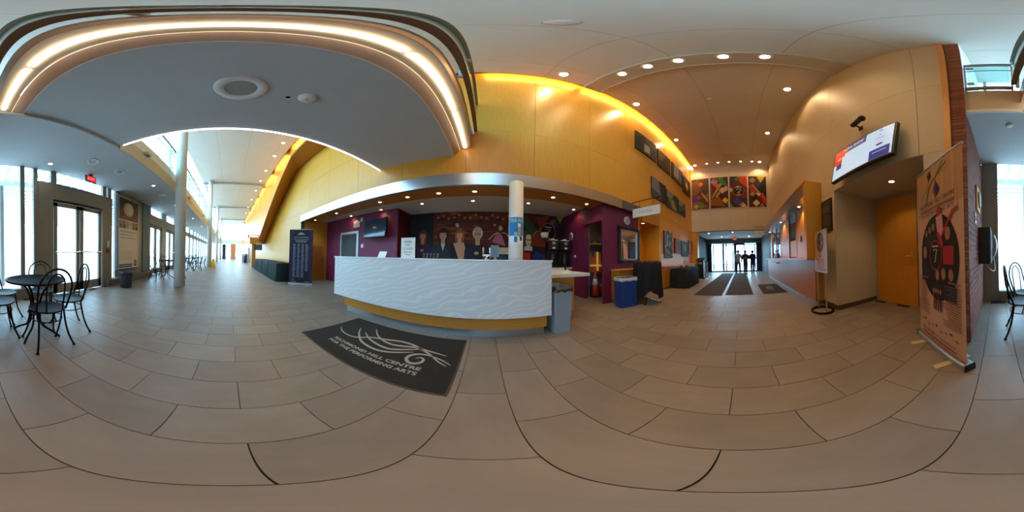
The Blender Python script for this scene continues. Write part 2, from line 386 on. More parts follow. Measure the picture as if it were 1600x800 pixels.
# ---- brick pier
bp = struct('wall_brick', B((.312, GY, 0), (.46, BY - .012, 7)), 'mortar', 'red brick pier between the cafe and the panel wall')
struct('trim_7', B((.46, BY, 0), (.53, BY + .03, 7)), 'wood', 'narrow timber corner strip beside the brick pier')
BH, BL = .0722, .215
bricks = []
for r in range(int(3.16 / BH)):
    y = GY + (0 if r % 2 else -BL / 2)
    while y < BY - .04:
        a, b = max(y, GY), min(y + BL, BY)
        if b - a > .04: bricks.append((1 if b < BY - .005 else 0, .30, a + .004, r * BH + .004, .325, b - .004, (r + 1) * BH - .004))
        y += BL
for r in range(int(7 / BH)):
    bricks.append((0, .30, BY - .03, r * BH + .004, .455, BY, (r + 1) * BH - .004))
bricks.sort(key=lambda t: (abs(t[3] - .9) + (3 if t[0] else 0)))
shared = {}
rest = MB()
for k, (q, x0, y0, z0, x1, y1, z1) in enumerate(bricks):
    if k < 300:
        key = (round(x1 - x0, 3), round(y1 - y0, 3))
        if key not in shared: shared[key] = B((0, 0, 0), (x1 - x0, y1 - y0, z1 - z0)).mesh('brick', M['brick'])
        o = bpy.data.objects.new('brick', shared[key]); COL.objects.link(o); o.location = (x0, y0, z0); o.parent = bp
    else: rest.box((x0, y0, z0), (x1, y1, z1))
o = rest.build('brick_field', 'brick', bp); o['kind'] = 'stuff'
B((.30, GY, 3.16), (.312, BY - .03, 7)).build('painted_face', 'white', bp)
# ---- poster wall with portal (X+)
mb = B((PX, BY, 2.7), (PX + .3, WY, 7))
wp = struct('wall_right', mb, 'joint', 'beige end wall over the entrance opening with four colourful posters')
panels(wp, 'wall_panel', [BY, -.47, .58, 1.7, WY], [2.7, 4.0, 6.2, 7.0], PX - .012, PX, 'beige', axis='X')
# vestibule
struct('ceiling_vestibule', B((PX, BY, 2.72), (13.6, WY, 2.8)), 'ceil', 'low white ceiling of the entrance vestibule')
struct('wall_vestibule_left', B((9.5, WY - .05, 0), (13.6, WY + .1, 2.72)), 'green', 'dark wall on one side of the entrance vestibule')
struct('wall_vestibule_right', B((PX, BY - .1, 0), (13.6, BY + .05, 2.72)), 'slate', 'dark grey wall on the box office side of the vestibule')
B((PX + .02, 2.5, 0), (PX + .28, WY, 2.7)).build('portal_pier', 'wood', wp)
VX = 13.3
gv = thing('door_4', 'glazed double entrance doors at the end of the vestibule', None, (VX, 0, 0), 0, None, 'structure')
fr = mat('dark_door_frame', '#24242e', .4, .3)
B((-.05, BY, 2.33), (.05, WY, 2.72)).build('header_panel', mat('header_grey', '#6d6a68', .6), gv)
for y0, y1 in ((2.42, 2.8), (1.38, 1.48), (1.16, 1.24), (.36, .58), (-.3, -.22), (BY, -1.24)): B((-.05, y0, 0), (.05, y1, 2.33)).build('door_frame', fr, gv)
B((-.05, -.22, 2.2), (.05, .36, 2.33)).build('door_frame', fr, gv); B((-.05, BY, 0), (.05, WY, .1)).build('threshold', fr, gv)
for y0, y1 in ((1.48, 2.42), (.58, 1.16), (-.22, .36), (-1.24, -.3), (1.24, 1.38)): B((-.01, y0, .1), (.01, y1, 2.33)).build('pane', 'glass', gv)
for y in (1.55, .65, -.15): MB().tube([(-.09, y, .8), (-.09, y, 1.3)], .014).build('handle', 'alu', gv)
g = thing('door_9', 'outer glazed doors beyond the vestibule doors', None, (15.2, 0, 0), 0, None, 'structure')
for y in (2.6, 1.7, .75, .6, -.3, -1.3): B((-.04, y - .05, 0), (.04, y + .05, 2.4)).build('door_frame', fr, g)
B((-.04, -1.7, 2.3), (.04, 2.9, 2.5)).build('header_panel', 'alu', g); B((-.01, -1.7, 0), (.01, 2.9, 2.3)).build('pane', 'glass', g)
for y in (.5, .85): MB().tube([(-.08, y, .9), (-.08, y, 1.3)], .016).build('handle', 'alu', g)
# ---- main ceiling with recessed joints and cove slot
mb = B((-2.6, GY, CZ + .012), (PX, 2.66, CZ + .1)); mb.box((XL, -2.2, CZ + .012), (-2.6, 2.66, CZ + .1)); mb.box((XL, 2.6, 7.28), (PX, 3.0, 7.36)); mb.box((XL, 2.64, CZ), (PX, 2.66, 7.28))
ce = struct('ceiling', mb, 'joint', 'high white panel ceiling over the lobby')
panels(ce, 'ceiling_panel', [-2.6, -1.45, .97, 1.85], [GY, -2.05, -.65, .76, 2.15, 2.64], CZ, CZ + .012, 'ceilw', axis='Z')
panels(ce, 'ceiling_panel', [2.28, 3.7, 5.1, 6.5, 7.9, PX], [BY, -.65, .76, 2.15, 2.64], CZ, CZ + .012, 'ceilw', axis='Z')
panels(ce, 'ceiling_panel', [-32.9 + 2.525 * k for k in range(13)], [-2.2, -.65, .76, 2.15, 2.64], CZ, CZ + .012, 'ceilw', axis='Z')
bm_ = struct('trim_8', B((1.85, BY, 6.9), (2.28, 2.66, 7.02)), 'beige', 'dropped ceiling beam with a row of downlights')
B((2.262, BY, 6.885), (2.28, 2.66, 6.9)).build('light_edge', 'white', bm_)
for k, x in enumerate((-12.8, -20.3, -27.8)): struct('trim_%d' % (9 + k), B((x - .06, -2.2, 6.86), (x + .06, 2.66, 7.0)), 'alu', ['nearest', 'middle', 'farthest'][k] + ' thin steel beam across the corridor ceiling')
o = struct('window_1', MB().box((XL, GY, 7.0), (-2.6, -2.2, 7.02)), 'glass', 'long roof light strip above the balcony')
for k in range(16): B((XL + 1 + k * 2, GY, 6.95), (XL + 1.06 + k * 2, -2.2, 7.05)).build('glazing_bar', 'alu', o)
# ---- cafe ceiling / balcony
bal = struct('ceiling_cafe', B((XL, GY, 3.15), (.3, -1.8, 3.2)), 'soffit', 'low white cafe ceiling under the upper balcony')
f2 = struct('trim_12', B((XL, -1.8, 3.13), (-2.2, -1.76, 3.5)), 'beige', 'beige fascia band along the balcony edge')
B((XL, -1.8, 3.5), (-2.2, -1.88, 3.86)).build('upper_band', 'white', f2)
for k in range(8): B((-3.0 - k * 3.6, -1.78, 3.42), (-3.14 - k * 3.6, -1.66, 3.5)).build('bracket', 'alu', f2)
f3 = struct('trim_13', B((-.3, -1.8, 3.13), (.3, -1.76, 3.2)), 'white', 'lit edge of the cafe ceiling between bridge and brick pier')
B((-.3, -1.82, 3.2), (.3, -1.78, 3.8)).build('fascia', 'beige', f3)
struct('floor_upper', B((XL, GY, 3.7), (.3, -1.88, 3.86)), 'concrete', 'upper balcony floor slab')
B((-2.7, GY + .2, 3.86), (-2.5, GY + .3, 7)).build('upper_pier', 'white', ce)
def guardrail(t, L, n, first=0):
    """local: runs along +X from 0 to L; z = 0 at bottom bar"""
    B((0, -.03, 0), (L, .03, .05)).build('bottom_rail', 'brown', t); B((0, -.025, 1.13), (L, .025, 1.18)).build('top_rail', 'brown', t)
    MB().tube([(0, .05, .92), (L, .05, .92)], .016).build('hand_rail', 'alu', t)
    w = L / n
    for k in range(n):
        B((k * w + .03, -.006, .06), ((k + 1) * w - .03, .006, 1.12)).build('pane', 'gglass', t)
        for z in (.2, .95): B((k * w + .02, -.02, z), (k * w + .1, .02, z + .05)).build('clip', 'alu', t)
    for k in range(n + 1): B((k * w - .012, .02, -.1), (k * w + .012, .06, 1.13)).build('post', 'alu', t)
t = thing('balcony_guardrail', 'glass guardrail with green tint along the upper balcony over the cafe', 'guardrail', (-2.4, -1.87, 3.88), pi); guardrail(t, 30, 12)
t = thing('balcony_guardrail', 'short glass guardrail between the brick pier and the bridge', 'guardrail', (.29, -1.78, 3.86), pi); guardrail(t, .5, 1)
t = thing('bridge_guardrail', 'bronze railed glass guardrail on the edge of the overhead bridge', 'guardrail', (-.21, -1.7, 3.88), pi / 2); guardrail(t, 4.5, 3)
# ---- bridge
br = struct('ceiling_bridge', B((-2.2, -2.3, 3.2), (-.59, WY - .015, 3.86)), 'soffit', 'grey underside of the upper level bridge crossing the lobby')
yy = (-1.95, WY - .015)
def strip(name, m, a, b, th=.02): return MB().prism([(a[0], yy[0], a[1]), (b[0], yy[0], b[1]), (b[0], yy[0], b[1] + th), (a[0], yy[0], a[1] + th)], (0, yy[1] - yy[0], 0)).build(name, m, br)
strip('edge_band', 'brown', (-.6, 3.2), (-.485, 3.345)); strip('edge_glow', 'gold', (-.486, 3.342), (-.481, 3.345), .006)
strip('cove_panel', 'beige', (-.478, 3.36), (-.285, 3.40))
B((-.305, yy[0], 3.4), (-.285, yy[1], 3.9)).build('fascia', 'brown', br)
for a, b in ((-1.9, -1.05), (-1.0, .6), (.64, 1.72), (1.76, 2.78)): B((-.405, a, 3.362), (-.365, b, 3.372)).build('led_tube', 'ledc', br)
B((-2.22, -1.7, 3.19), (-2.2, WY - .02, 3.203)).build('led_line', 'led', br); B((-2.225, -1.7, 3.203), (-2.2, WY - .02, 3.8)).build('outer_fascia', 'white', br)
# ---- columns
for k, (x, lab) in enumerate(((-4.87, 'nearest round white column beside the cafe tables'), (-12.4, 'second round white column along the corridor'), (-19.9, 'third round white column along the corridor'), (-27.4, 'farthest round white column along the corridor'))):
    o = struct('column', MB().lathe([(.175, 0), (.175, 7.0)], (x, -1.52, 0), 32), 'col', lab, smooth=False); o.data.shade_smooth(); o['category'] = 'column'
o = struct('column', MB().lathe([(.125, 0), (.125, 2.5)], (.52, 2.75, 0), 32), 'col', 'white round column behind the bar counter with a drinks poster'); o.data.shade_smooth(); o['category'] = 'column'
# ---- far end
e = thing('wall_left', 'bright glazed end wall of the long corridor', None, (XL, 0, 0), 0, None, 'structure')
B((0, GY, 3.0), (.3, WY, 3.9)).build('bulkhead', 'white', e); B((0, GY, 0), (.1, WY, .1)).build('sill', 'alu', e)
for k in range(9): B((0, GY + k * .79, 0), (.08, GY + k * .79 + .06, 7)).build('mullion', 'alu', e)
B((.02, GY, .1), (.04, WY, 7)).build('pane', 'glass', e)

# ---- glazed cafe wall (Y-)
gw = thing('window_2', 'floor to ceiling cafe window with dark mullions beside the brick pier', None, (0, GY, 0), 0, None, 'structure')
B((.3, -.04, 0), (-.03, .05, 3.15)).build('pier_panel', 'frame', gw)
for x in (-1.09, -1.40): B((x - .05, -.04, 0), (x + .05, .06, 3.15)).build('mullion', 'frame', gw)
B((-.03, -.04, .0), (-1.45, .12, .24)).build('sill', 'concrete', gw)
B((-.03, -.01, .24), (-1.04, .01, 3.15)).build('pane', 'glass', gw); B((-1.14, -.01, .24), (-1.35, .01, 3.15)).build('pane', 'glass', gw)
def door_bay(nm, x0, x1, lab, side=.38):
    """glazed double door from x0 (near) to x1 (far), grey surround and transom light"""
    d = thing(nm, lab, None, (0, GY, 0), 0, None, 'structure'); a, b = x0 - .03, x1 + .03; mid = (a + b) / 2
    B((x0 + side, -.04, 0), (x0, .07, 2.8)).build('side_panel', 'frame', d); B((x1, -.04, 0), (x1 - .42, .07, 2.8)).build('side_panel', 'frame', d)
    B((x0 + side, -.04, 2.36), (x1 - .42, .075, 2.8)).build('head_panel', 'frame', d)
    B((x0, -.03, 2.31), (x1, .04, 2.36)).build('closer_bar', 'black', d)
    for p, q, s in ((a, mid + .012, 1), (mid - .012, b, -1)):
        w = .11
        lf = B((p, -.03, .02), (p - w, .03, 2.3)); lf.box((q + w, -.03, .02), (q, .03, 2.3)); lf.box((p, -.03, .02), (q, .03, .26)); lf.box((p, -.03, 2.2), (q, .03, 2.3))
        l = lf.build('door_leaf', 'frame', d); B((p - w, -.008, .26), (q + w, .008, 2.2)).build('pane', 'glass', l)
        MB().tube([(p - .03, .09, 1.05), (q + .03, .09, 1.05)], .022).build('push_bar', 'chrome', l)
    MB().lathe([(.0, 0), (.05, .01), (.05, .05), (0, .06)], (mid, .07, 1.03), 12).build('lock_case', 'chrome', d)
    B((x0 - .12, -.01, 2.8), (x1 + .05, .01, 3.15)).build('transom_pane', 'glass', d)
    for x in (x0, x1 - .05, x1 - .28): B((x + .05, -.04, 2.8), (x - .1, .06, 3.15)).build('mullion', 'frame', d)
    B((x0 + side, -.01, 2.8), (x0, .01, 3.15)).build('transom_pane', 'glass', d)
    return d
door_bay('door_5', -1.84, -3.5, 'nearest glazed double door with push bars beside the cafe table')
g = thing('window_3', 'narrow window slit between the first doors and the framed advert', None, (0, GY, 0), 0, None, 'structure')
B((-3.98, -.01, .3), (-4.1, .01, 3.15)).build('pane', 'glass', g); B((-4.1, -.04, 0), (-5.82, .05, 3.15)).build('backing_panel', 'frame', g); B((-5.82, -.04, 0), (-6.42, .08, 3.15)).build('pier_panel', mat('teal_grey', '#5d7076', .6), g)
door_bay('door_6', -6.46, -7.82, 'second glazed double door behind the nearest column', .03)
door_bay('door_7', -8.35, -9.8, 'third glazed double door farther along the corridor', .1)
door_bay('door_8', -10.3, -11.75, 'fourth glazed double door farther along the corridor', .1)
g = thing('window_4', 'far run of corridor windows with grey mullions', None, (0, GY, 0), 0, None, 'structure')
for k in range(14): B((-12.2 - k * 1.5, -.05, 0), (-12.5 - k * 1.5, .08, 3.15)).build('mullion', 'frame', g)
B((-12.2, -.01, .1), (XL, .01, 3.15)).build('pane', 'glass', g); B((-12.2, -.03, 2.4), (XL, .05, 2.75)).build('transom_bar', 'frame', g)
g = thing('window_5', 'upper level windows behind the balcony guardrail', None, (0, GY, 3.86), 0, None, 'structure')
for k in range(22): B((.2 - k * 1.5, -.04, 0), (.13 - k * 1.5, .04, 3.14)).build('mullion', 'alu', g)
B((.2, -.01, 0), (XL, .01, 3.14)).build('pane', 'glass', g)
struct('trim_14', B((-3.6, GY + .02, 0), (-6.4, GY + .24, .22)), 'concrete', 'low concrete ledge under the framed advert')
# ---- outside
struct('ground_outside', MB().box((-60, -40, -.3), (40, GY - .1, -.06)).box((13.7, -3.6, -.3), (40, 20, -.06)).box((-70, -3.6, -.3), (XL - .1, 30, -.06)), 'pave', 'pale paving outside the building')
cn = thing('canopy', 'white slatted entrance canopy outside the cafe windows', 'canopy', (0, -3.7, 3.35))
for k in range(34): B((1.2 - k * .3, -1.35, .0), (1.2 - k * .3 - .05, -.05, .12)).build('slat', 'canopy', cn)
for k in range(14): B((-9, -1.6 - k * .3, .02 - k * .05), (1.4, -1.65 - k * .3, .12 - k * .05)).build('slat', 'canopy', cn)
B((-9, -1.5, -.02), (1.4, -1.38, .16)).build('beam', 'canopy', cn)
for x in (-.95, -5.2): MB().lathe([(.09, -3.41), (.09, 0)], (x, -1.6, 0), 14).build('post', 'frame', cn)

# ================================================================ LAMPS
t = thing('cove_light', 'yellow cove light hidden along the top of the wood wall near the entrance', 'cove light', (0, 2.68, 7.2))
for a, b in ((-.1, 1.8), (2.0, 4.6), (4.7, 9.1)): B((a, -.015, -.03), (b, .025, .03)).build('tube', 'cove', t)
t = thing('cove_light', 'broken yellow cove light along the top of the corridor wood wall', 'cove light', (0, 2.68, 7.2))
for k in range(9): B((-5.4 - k * 2.9, -.015, -.03), (-7.4 - k * 2.9, .025, .03)).build('tube', 'cove', t)
for k, y in enumerate((1.73, 1.21, .71, .09, -.45)): downlight((2.0, y, 6.9), 'round downlight in the dropped beam, %s from the wood wall' % ORD[k], 'beam downlights', P_BEAM, WARM, .09)
for i, x in enumerate((3.37, 6.07, 8.78)):
    for y, s in ((2.45, 'wood wall'), (-1.15, 'beige wall')):
        downlight((x, y, CZ - .001), 'high ceiling downlight near the %s, %s after the beam' % (s, ORD[i]), 'lobby ceiling downlights', P_HALL, WARM, .1, 120)
downlight((1.24, 2.40, CZ - .001), 'high ceiling downlight close to the wood wall before the beam', 'lobby ceiling downlights', P_HALL, WARM, .1, 120)
for k in range(5): downlight((8.75, 1.75 - k * .62, CZ - .001), 'small ceiling downlight over the posters, %s from the wood wall' % ORD[k], 'poster downlights', 16, WARM, .07, 100)
for k, (x, y) in enumerate(((-6.9, 2.2), (-8.3, 2.2), (-10.3, 2.2), (-12.1, 2.2), (-14.3, 2.2), (-17, 2.2), (-20, 2.2), (-23, 2.2))): downlight((x, y, CZ - .001), 'corridor ceiling downlight beside the wood wall, %s from the bridge' % ORD[k], 'corridor ceiling downlights', P_FARHALL if k < 6 else 0, NEUT, .09, 120)
for k, x in enumerate((-5.57, -4.2, -2.46, -1.69, -.97, -.23, 1.41, 2.30)): downlight((x, 3.2, 2.499), 'downlight in the timber strip over the bar, %s from the passage' % ORD[k], 'bar timber downlights', P_BAR, WARM, .05, 120)
for k, x in enumerate((-4.41, -3.04, -1.68, -.33, 1.08, 2.43)): downlight((x, 4.03, 2.599), 'downlight in the white bar ceiling, %s from the passage' % ORD[k], 'bar ceiling downlights', P_BAR, WARM, .05, 130)
downlight((4.6, 3.15, 2.359), 'single downlight inside the timber alcove', None, 12, (1, .66, .2), .06, 100)
downlight((3.1, 3.3, 2.499), 'small added downlight brightening the closet', None, 6, WARM, .05, 140)  # added lamp, lifts the dark closet so its contents show
downlight((1.62, -2.2, 2.379), 'single downlight in the doorway recess ceiling', None, 15, (1, .78, .52), .06, 120)
for k, (x, y) in enumerate(((10.1, 2.0), (10.1, .5), (10.1, -1.0), (12.0, 1.4), (12.0, -.6))): downlight((x, y, 2.719), 'vestibule ceiling downlight, %s in its rows' % ORD[k], 'vestibule downlights', P_VEST, NEUT, .08, 120)
for k, (x, y) in enumerate(((-1.6, -3.1), (-4.3, -2.19), (-6.6, -2.3), (-9.5, -2.2), (-12.5, -2.2))): downlight((x, y, 3.149), 'cafe ceiling downlight, %s from the brick pier' % ORD[k], 'cafe downlights', P_CAFE, NEUT, .055, 110, 'lamp_n')
def ceil_speaker(loc, lab, r=.13, g='ceiling speakers'):
    t = thing('ceiling_speaker', lab, 'speaker', loc, 0, g)
    MB().lathe([(r * .6, 0), (r * .62, -.012), (r * .95, -.015), (r, 0)], n=28).build('rim', 'white', t, True); MB().lathe([(r * .6, -.002), (r * .55, -.006)], n=24).build('grille', 'alu', t)
ceil_speaker((-1.32, .04, 3.199), 'large round speaker in the bridge underside', .22, None)
for k, (x, y) in enumerate(((-2.26, -2.5), (-3.05, -2.44), (-5.2, -2.3))): ceil_speaker((x, y, 3.149), 'round speaker in the cafe ceiling, %s from the bridge' % ORD[k])
t = thing('ceiling_cover', 'flat round cover plate in the high ceiling above the lobby floor', 'cover plate', (.28, .59, 6.999)); MB().lathe([(.1, 0), (.1, -.006), (.08, -.012)], n=24).build('plate', 'ceilw', t, True); MB().lathe([(.105, 0), (.105, -.003)], n=24).build('ring', 'alu', t)
t = thing('smoke_detector', 'white round smoke detector under the bridge', 'detector', (-1.33, .62, 3.199)); MB().lathe([(.085, 0), (.085, -.02), (.06, -.035), (.055, -.05), (.02, -.055)], n=24).build('body', 'white', t, True); MB().lathe([(.012, -.056), (.01, -.06)], n=10).build('sensor', 'alu', t)
t = thing('sprinkler_cover', 'small black sprinkler opening under the bridge', 'sprinkler', (-1.39, .46, 3.199)); MB().lathe([(.035, 0), (.035, -.004)], n=16).build('ring', 'white', t); MB().lathe([(.024, -.005), (.02, -.007)], n=16).build('opening', 'black', t)
t = thing('smoke_detector', 'small white detector in the cafe ceiling by the brick pier', 'detector', (-.19, -2.11, 3.149)); MB().lathe([(.05, 0), (.05, -.015), (.03, -.025)], n=20).build('body', 'white', t, True)
for k, (x, y) in enumerate(((3.91, .65), (5.11, .64))):
    t = thing('smoke_detector', 'white detector on the high ceiling, %s beyond the beam' % ORD[k], 'detector', (x, y, 6.999)); MB().lathe([(.06, 0), (.06, -.02), (.03, -.03)], n=16).build('body', 'white', t, True)
def exit_sign(loc, rz, lab, w=.32, h=.18, body='black'):
    t = thing('exit_sign', lab, 'exit sign', loc, rz); B((-w / 2, -.02, -h), (w / 2, .03, 0)).build('housing', body, t); B((-w / 2 + .015, -.024, -h + .015), (w / 2 - .015, -.02, -.015)).build('red_face', 'exit', t)
    MB().text('EXIT', h * .62, (0, -.026, -h * .74)).build('lettering', mat('exit_text', (1, .5, .45), emit=.8), t); B((-.06, -.01, 0), (.06, .02, .05)).build('mount', body, t); return t
exit_sign((-2.7, -3.08, 3.1), pi, 'red exit sign hanging from the cafe ceiling over the doors')
exit_sign((12.3, .45, 2.66), -pi / 2, 'red exit sign over the entrance doors')
es = exit_sign((-4.2, 4.14, 2.37), 0, 'small pale exit sign on the plum wall beside the television', .3, .22, 'white')
for o in es.children:
    if o.name.startswith('red_face'): o.name = 'pale_face'; o.data.materials[0] = mat('exit_pale', '#e6d2c8', .5)
    elif o.name.startswith('lettering'): o.data.materials[0] = mat('exit_pale_text', '#b8524a', .5)
for k, (x, z) in enumerate(((-3.96, 2.42), (-3.9, 1.48))):
    t = thing('wall_box', ['small white sensor above the bar television', 'white thermostat below the bar television'][k], 'wall box', (x, 4.15, z)); B((-.05, -.03, -.08), (.05, 0, .05)).build('case', 'white', t, bevel=.006); B((-.02, -.034, -.02), (.02, -.03, .02)).build('cover', 'alu', t)

# ================================================================ BAR
def wave_mat():
    m = mat('wave_laminate', '#d9d9d9', .35); nt = m.node_tree; b = nt.nodes['Principled BSDF']
    tc = nt.nodes.new('ShaderNodeTexCoord'); mp = nt.nodes.new('ShaderNodeMapping'); mp.inputs['Rotation'].default_value = (0, R(28), 0); mp.inputs['Scale'].default_value = (1.6, 1, 3)
    wv = nt.nodes.new('ShaderNodeTexWave'); wv.bands_direction = 'Z'; wv.inputs['Scale'].default_value = 1.5; wv.inputs['Distortion'].default_value = 16; wv.inputs['Detail'].default_value = 2; wv.inputs['Detail Scale'].default_value = .7
    rp = nt.nodes.new('ShaderNodeValToRGB'); rp.color_ramp.elements[0].position = .7; rp.color_ramp.elements[0].color = (.66, .63, .61, 1); rp.color_ramp.elements[1].position = .97; rp.color_ramp.elements[1].color = (.75, .72, .70, 1)
    L = nt.links.new; L(tc.outputs['Object'], mp.inputs[0]); L(mp.outputs[0], wv.inputs[0]); L(wv.outputs[1], rp.inputs[0]); L(rp.outputs[0], b.inputs['Base Color']); return m
M['wave'] = wave_mat()
t = thing('bar_counter', 'long white bar counter with wavy patterned front and timber base', 'bar counter', (-.88, 2.1, 0))
B((-1.75, -.1, .31), (1.75, -.04, 1.05)).build('front_panel', 'wave', t, bevel=.004)
B((-1.48, -.05, .13), (1.70, .3, .95)).build('body', 'woodh', t)
B((-1.46, -.0, 0), (1.68, .28, .13)).build('plinth', 'steel', t); B((-1.77, -.105, 1.05), (1.76, .42, 1.075)).build('countertop', 'lamin', t, bevel=.004)
B((-1.75, -.04, .31), (-1.72, .3, 1.05)).build('end_panel', 'wave', t); B((1.72, -.04, .31), (1.75, .3, 1.05)).build('end_panel', 'wave', t)
t = thing('bar_return', 'lower timber return counter with white top at the end of the bar', 'counter', (1.3, 2.9, 0))
B((-.4, -.25, .1), (.31, .3, .79)).build('body', 'wood', t); B((-.4, -.23, 0), (.29, .28, .1)).build('plinth', 'steel', t); B((-.42, -.5, .79), (.5, .35, .845)).build('countertop', 'lamin', t, bevel=.004); B((-.3, .33, .845), (.5, .35, .9)).build('upstand', 'lamin', t)
t = thing('back_counter', 'timber back counter with white splash ledge under the mural', 'counter', (0, 4.68, 0))
B((-2.45, -.3, 0), (2.55, .24, .82)).build('body', 'wood', t); B((-2.47, -.33, .82), (2.58, .25, .87)).build('countertop', 'lamin', t)
# things on the bar
t = thing('counter_sign', 'upright white notice reading bar closed on the counter', 'sign', (-1.13, 2.2, 1.075), R(2))
B((-.115, -.006, 0), (.115, .006, .31)).build('board', 'white', t); B((-.06, -.0, 0), (.06, .09, .012)).build('foot', 'white', t)
p = Print(-.0065); p.lines(-.05, .05, .27, 1, .02, .006, '#777777', 0); p.lines(-.07, .07, .25, 1, .02, .012, '#666666', 0); p.text('BAR', .045, 0, .185, '#555555'); p.text('CLOSED', .05, 0, .125, '#666666'); p.lines(-.08, .08, .1, 2, .014, .005, '#8a8a8a', .1, 'C'); p.lines(-.045, .045, .055, 1, .01, .006, '#444444', 0); p.build('lettering', t)
t = thing('card_stand', 'small blank white card leaning on the counter top', 'card', (-1.72, 2.32, 1.075), R(-6)); MB().prism([(-.09, 0, 0), (.09, 0, 0), (.1, .045, .105), (-.08, .045, .11)], (0, .004, 0)).build('card', 'white', t); MB().prism([(-.03, .005, 0), (.03, .005, 0), (.03, .06, 0)], (0, 0, .008)).build('foot', 'white', t)
t = thing('beer_tap', 'chrome beer tap tower with two handles on the bar', 'beer tap', (.02, 2.45, 1.07))
MB().lathe([(.035, 0), (.03, .02), (.018, .03), (.018, .07)], n=16).build('tower', 'chrome', t, True); MB().tube([(-.06, 0, .07), (.06, 0, .07)], .015).build('crossbar', 'chrome', t)
for x, m in ((-.05, 'wood'), (.05, 'chrome')): MB().lathe([(.007, 0), (.01, .03), (.014, .1), (.006, .115)], (x, 0, .075), 10).build('handle', m, t, True); MB().tube([(x, 0, .07), (x, -.05, .06), (x, -.055, .02)], .007).build('spout', 'chrome', t)
for k in range(5):
    t = thing('small_bottle', 'small grey bottle at the rear of the bar top, %s from the notice' % ORD[k], 'bottle', (-.98 + k * .06, 2.48, 1.075), 0, 'bottles beside the notice'); MB().lathe([(.02, 0), (.02, .045), (.009, .06), (.009, .07)], n=10).build('body', mat('grey_glass', '#4c5358', .2), t, True); MB().lathe([(.011, .07), (.011, .08)], n=8).build('cap', 'alu', t)
t = thing('microwave', 'black microwave oven on a pale shelf behind the bar', 'microwave', (.62, 4.6, .87)); B((-.3, -.2, 0), (.28, .2, .36)).build('case', 'black', t, bevel=.01); B((-.27, -.212, .05), (.12, -.2, .3)).build('door', 'tvoff', t); B((.15, -.21, .05), (.26, -.2, .3)).build('control_panel', 'slate', t); B((.1, -.23, .06), (.125, -.212, .29)).build('handle', 'alu', t)
t = thing('pale_shelf', 'pale shelf box above the microwave', 'shelf', (.62, 4.62, 1.24)); B((-.32, -.2, 0), (.33, .2, .03)).build('board', 'lamin', t); B((-.32, .1, .03), (.33, .12, .2)).build('back_panel', 'beige', t); B((-.37, -.22, -.37), (-.32, .2, .2)).build('side_panel', 'beige', t)
t = thing('price_card', 'blue grey price list standing behind the bar tap', 'card', (.26, 4.38, 1.15), 0); B((-.11, 0, 0), (.11, .01, .32)).build('card', mat('bluegrey', '#8fa0b4', .5), t); Print(-.001).lines(-.09, .09, .29, 10, .026, .008, '#5d6c80', .4).build('print_lines', t)
t = thing('drinks_machine', 'narrow red slush drink dispenser behind the round column', 'dispenser', (1.18, 4.55, .87)); B((-.1, -.12, 0), (.1, .12, .12)).build('base', 'black', t); B((-.09, -.11, .12), (.09, .11, .42)).build('tank', mat('red_drink', '#b5231c', .25), t, bevel=.015); B((-.1, -.12, .42), (.1, .12, .48)).build('lid', 'black', t); MB().tube([(0, -.12, .1), (0, -.15, .09), (0, -.15, .05)], .01).build('tap', 'chrome', t)
for k, (x, lab) in enumerate(((1.98, 'black coffee brewer with white bowl on top beside the mural'), (2.38, 'black coffee brewer next to the plum wall'))):
    t = thing('coffee_brewer', lab, 'coffee machine', (x, 4.55, .87), R(-8), 'coffee brewers')
    B((-.16, -.2, 0), (.16, .2, .05)).build('base', 'black', t); B((-.16, .0, .05), (.16, .2, .8)).build('column', 'black', t); B((-.16, -.2, .52), (.16, .2, .8)).build('head', 'black', t, bevel=.01)
    B((-.05, -.205, .68), (.05, -.2, .76)).build('label_plate', 'alu', t); B((-.045, -.205, .55), (.045, -.2, .6)).build('display', 'white', t)
    MB().lathe([(.07, .05), (.08, .1), (.08, .36), (.05, .4), (.045, .44)], (0, -.09, 0), 18).build('server', 'black', t, True)
    B((-.13, -.15, .8), (.13, .1, .83)).build('tray', 'white', t); MB().lathe([(.05, .83), (.06, .86), (.02, .88)], (.02, -.02, 0), 14).build('lid', 'white', t, True)
    if k == 0: MB().lathe([(.07, .9), (.11, .94), (.12, 1.05), (.11, 1.06)], (-.22, .08, 0), 20).build('bowl', 'white', t, True); B((-.26, .04, .83), (-.18, .12, .9)).build('bowl_stand', 'black', t)
t = thing('pepper_bottle', 'slim black bottle on the return counter', 'bottle', (1.62, 3.02, .845)); MB().lathe([(.022, 0), (.022, .08), (.01, .11), (.01, .15)], n=12).build('body', 'black', t, True); MB().lathe([(.012, .15), (.012, .17)], n=10).build('cap', 'slate', t)
t = thing('napkin_pile', 'white folded napkin pile on the return counter', 'napkins', (1.5, 2.78, .845)); B((-.07, -.04, 0), (.07, .04, .025)).build('pile', 'white', t); B((-.04, -.02, .025), (.05, .03, .04)).build('top_napkin', 'white', t)
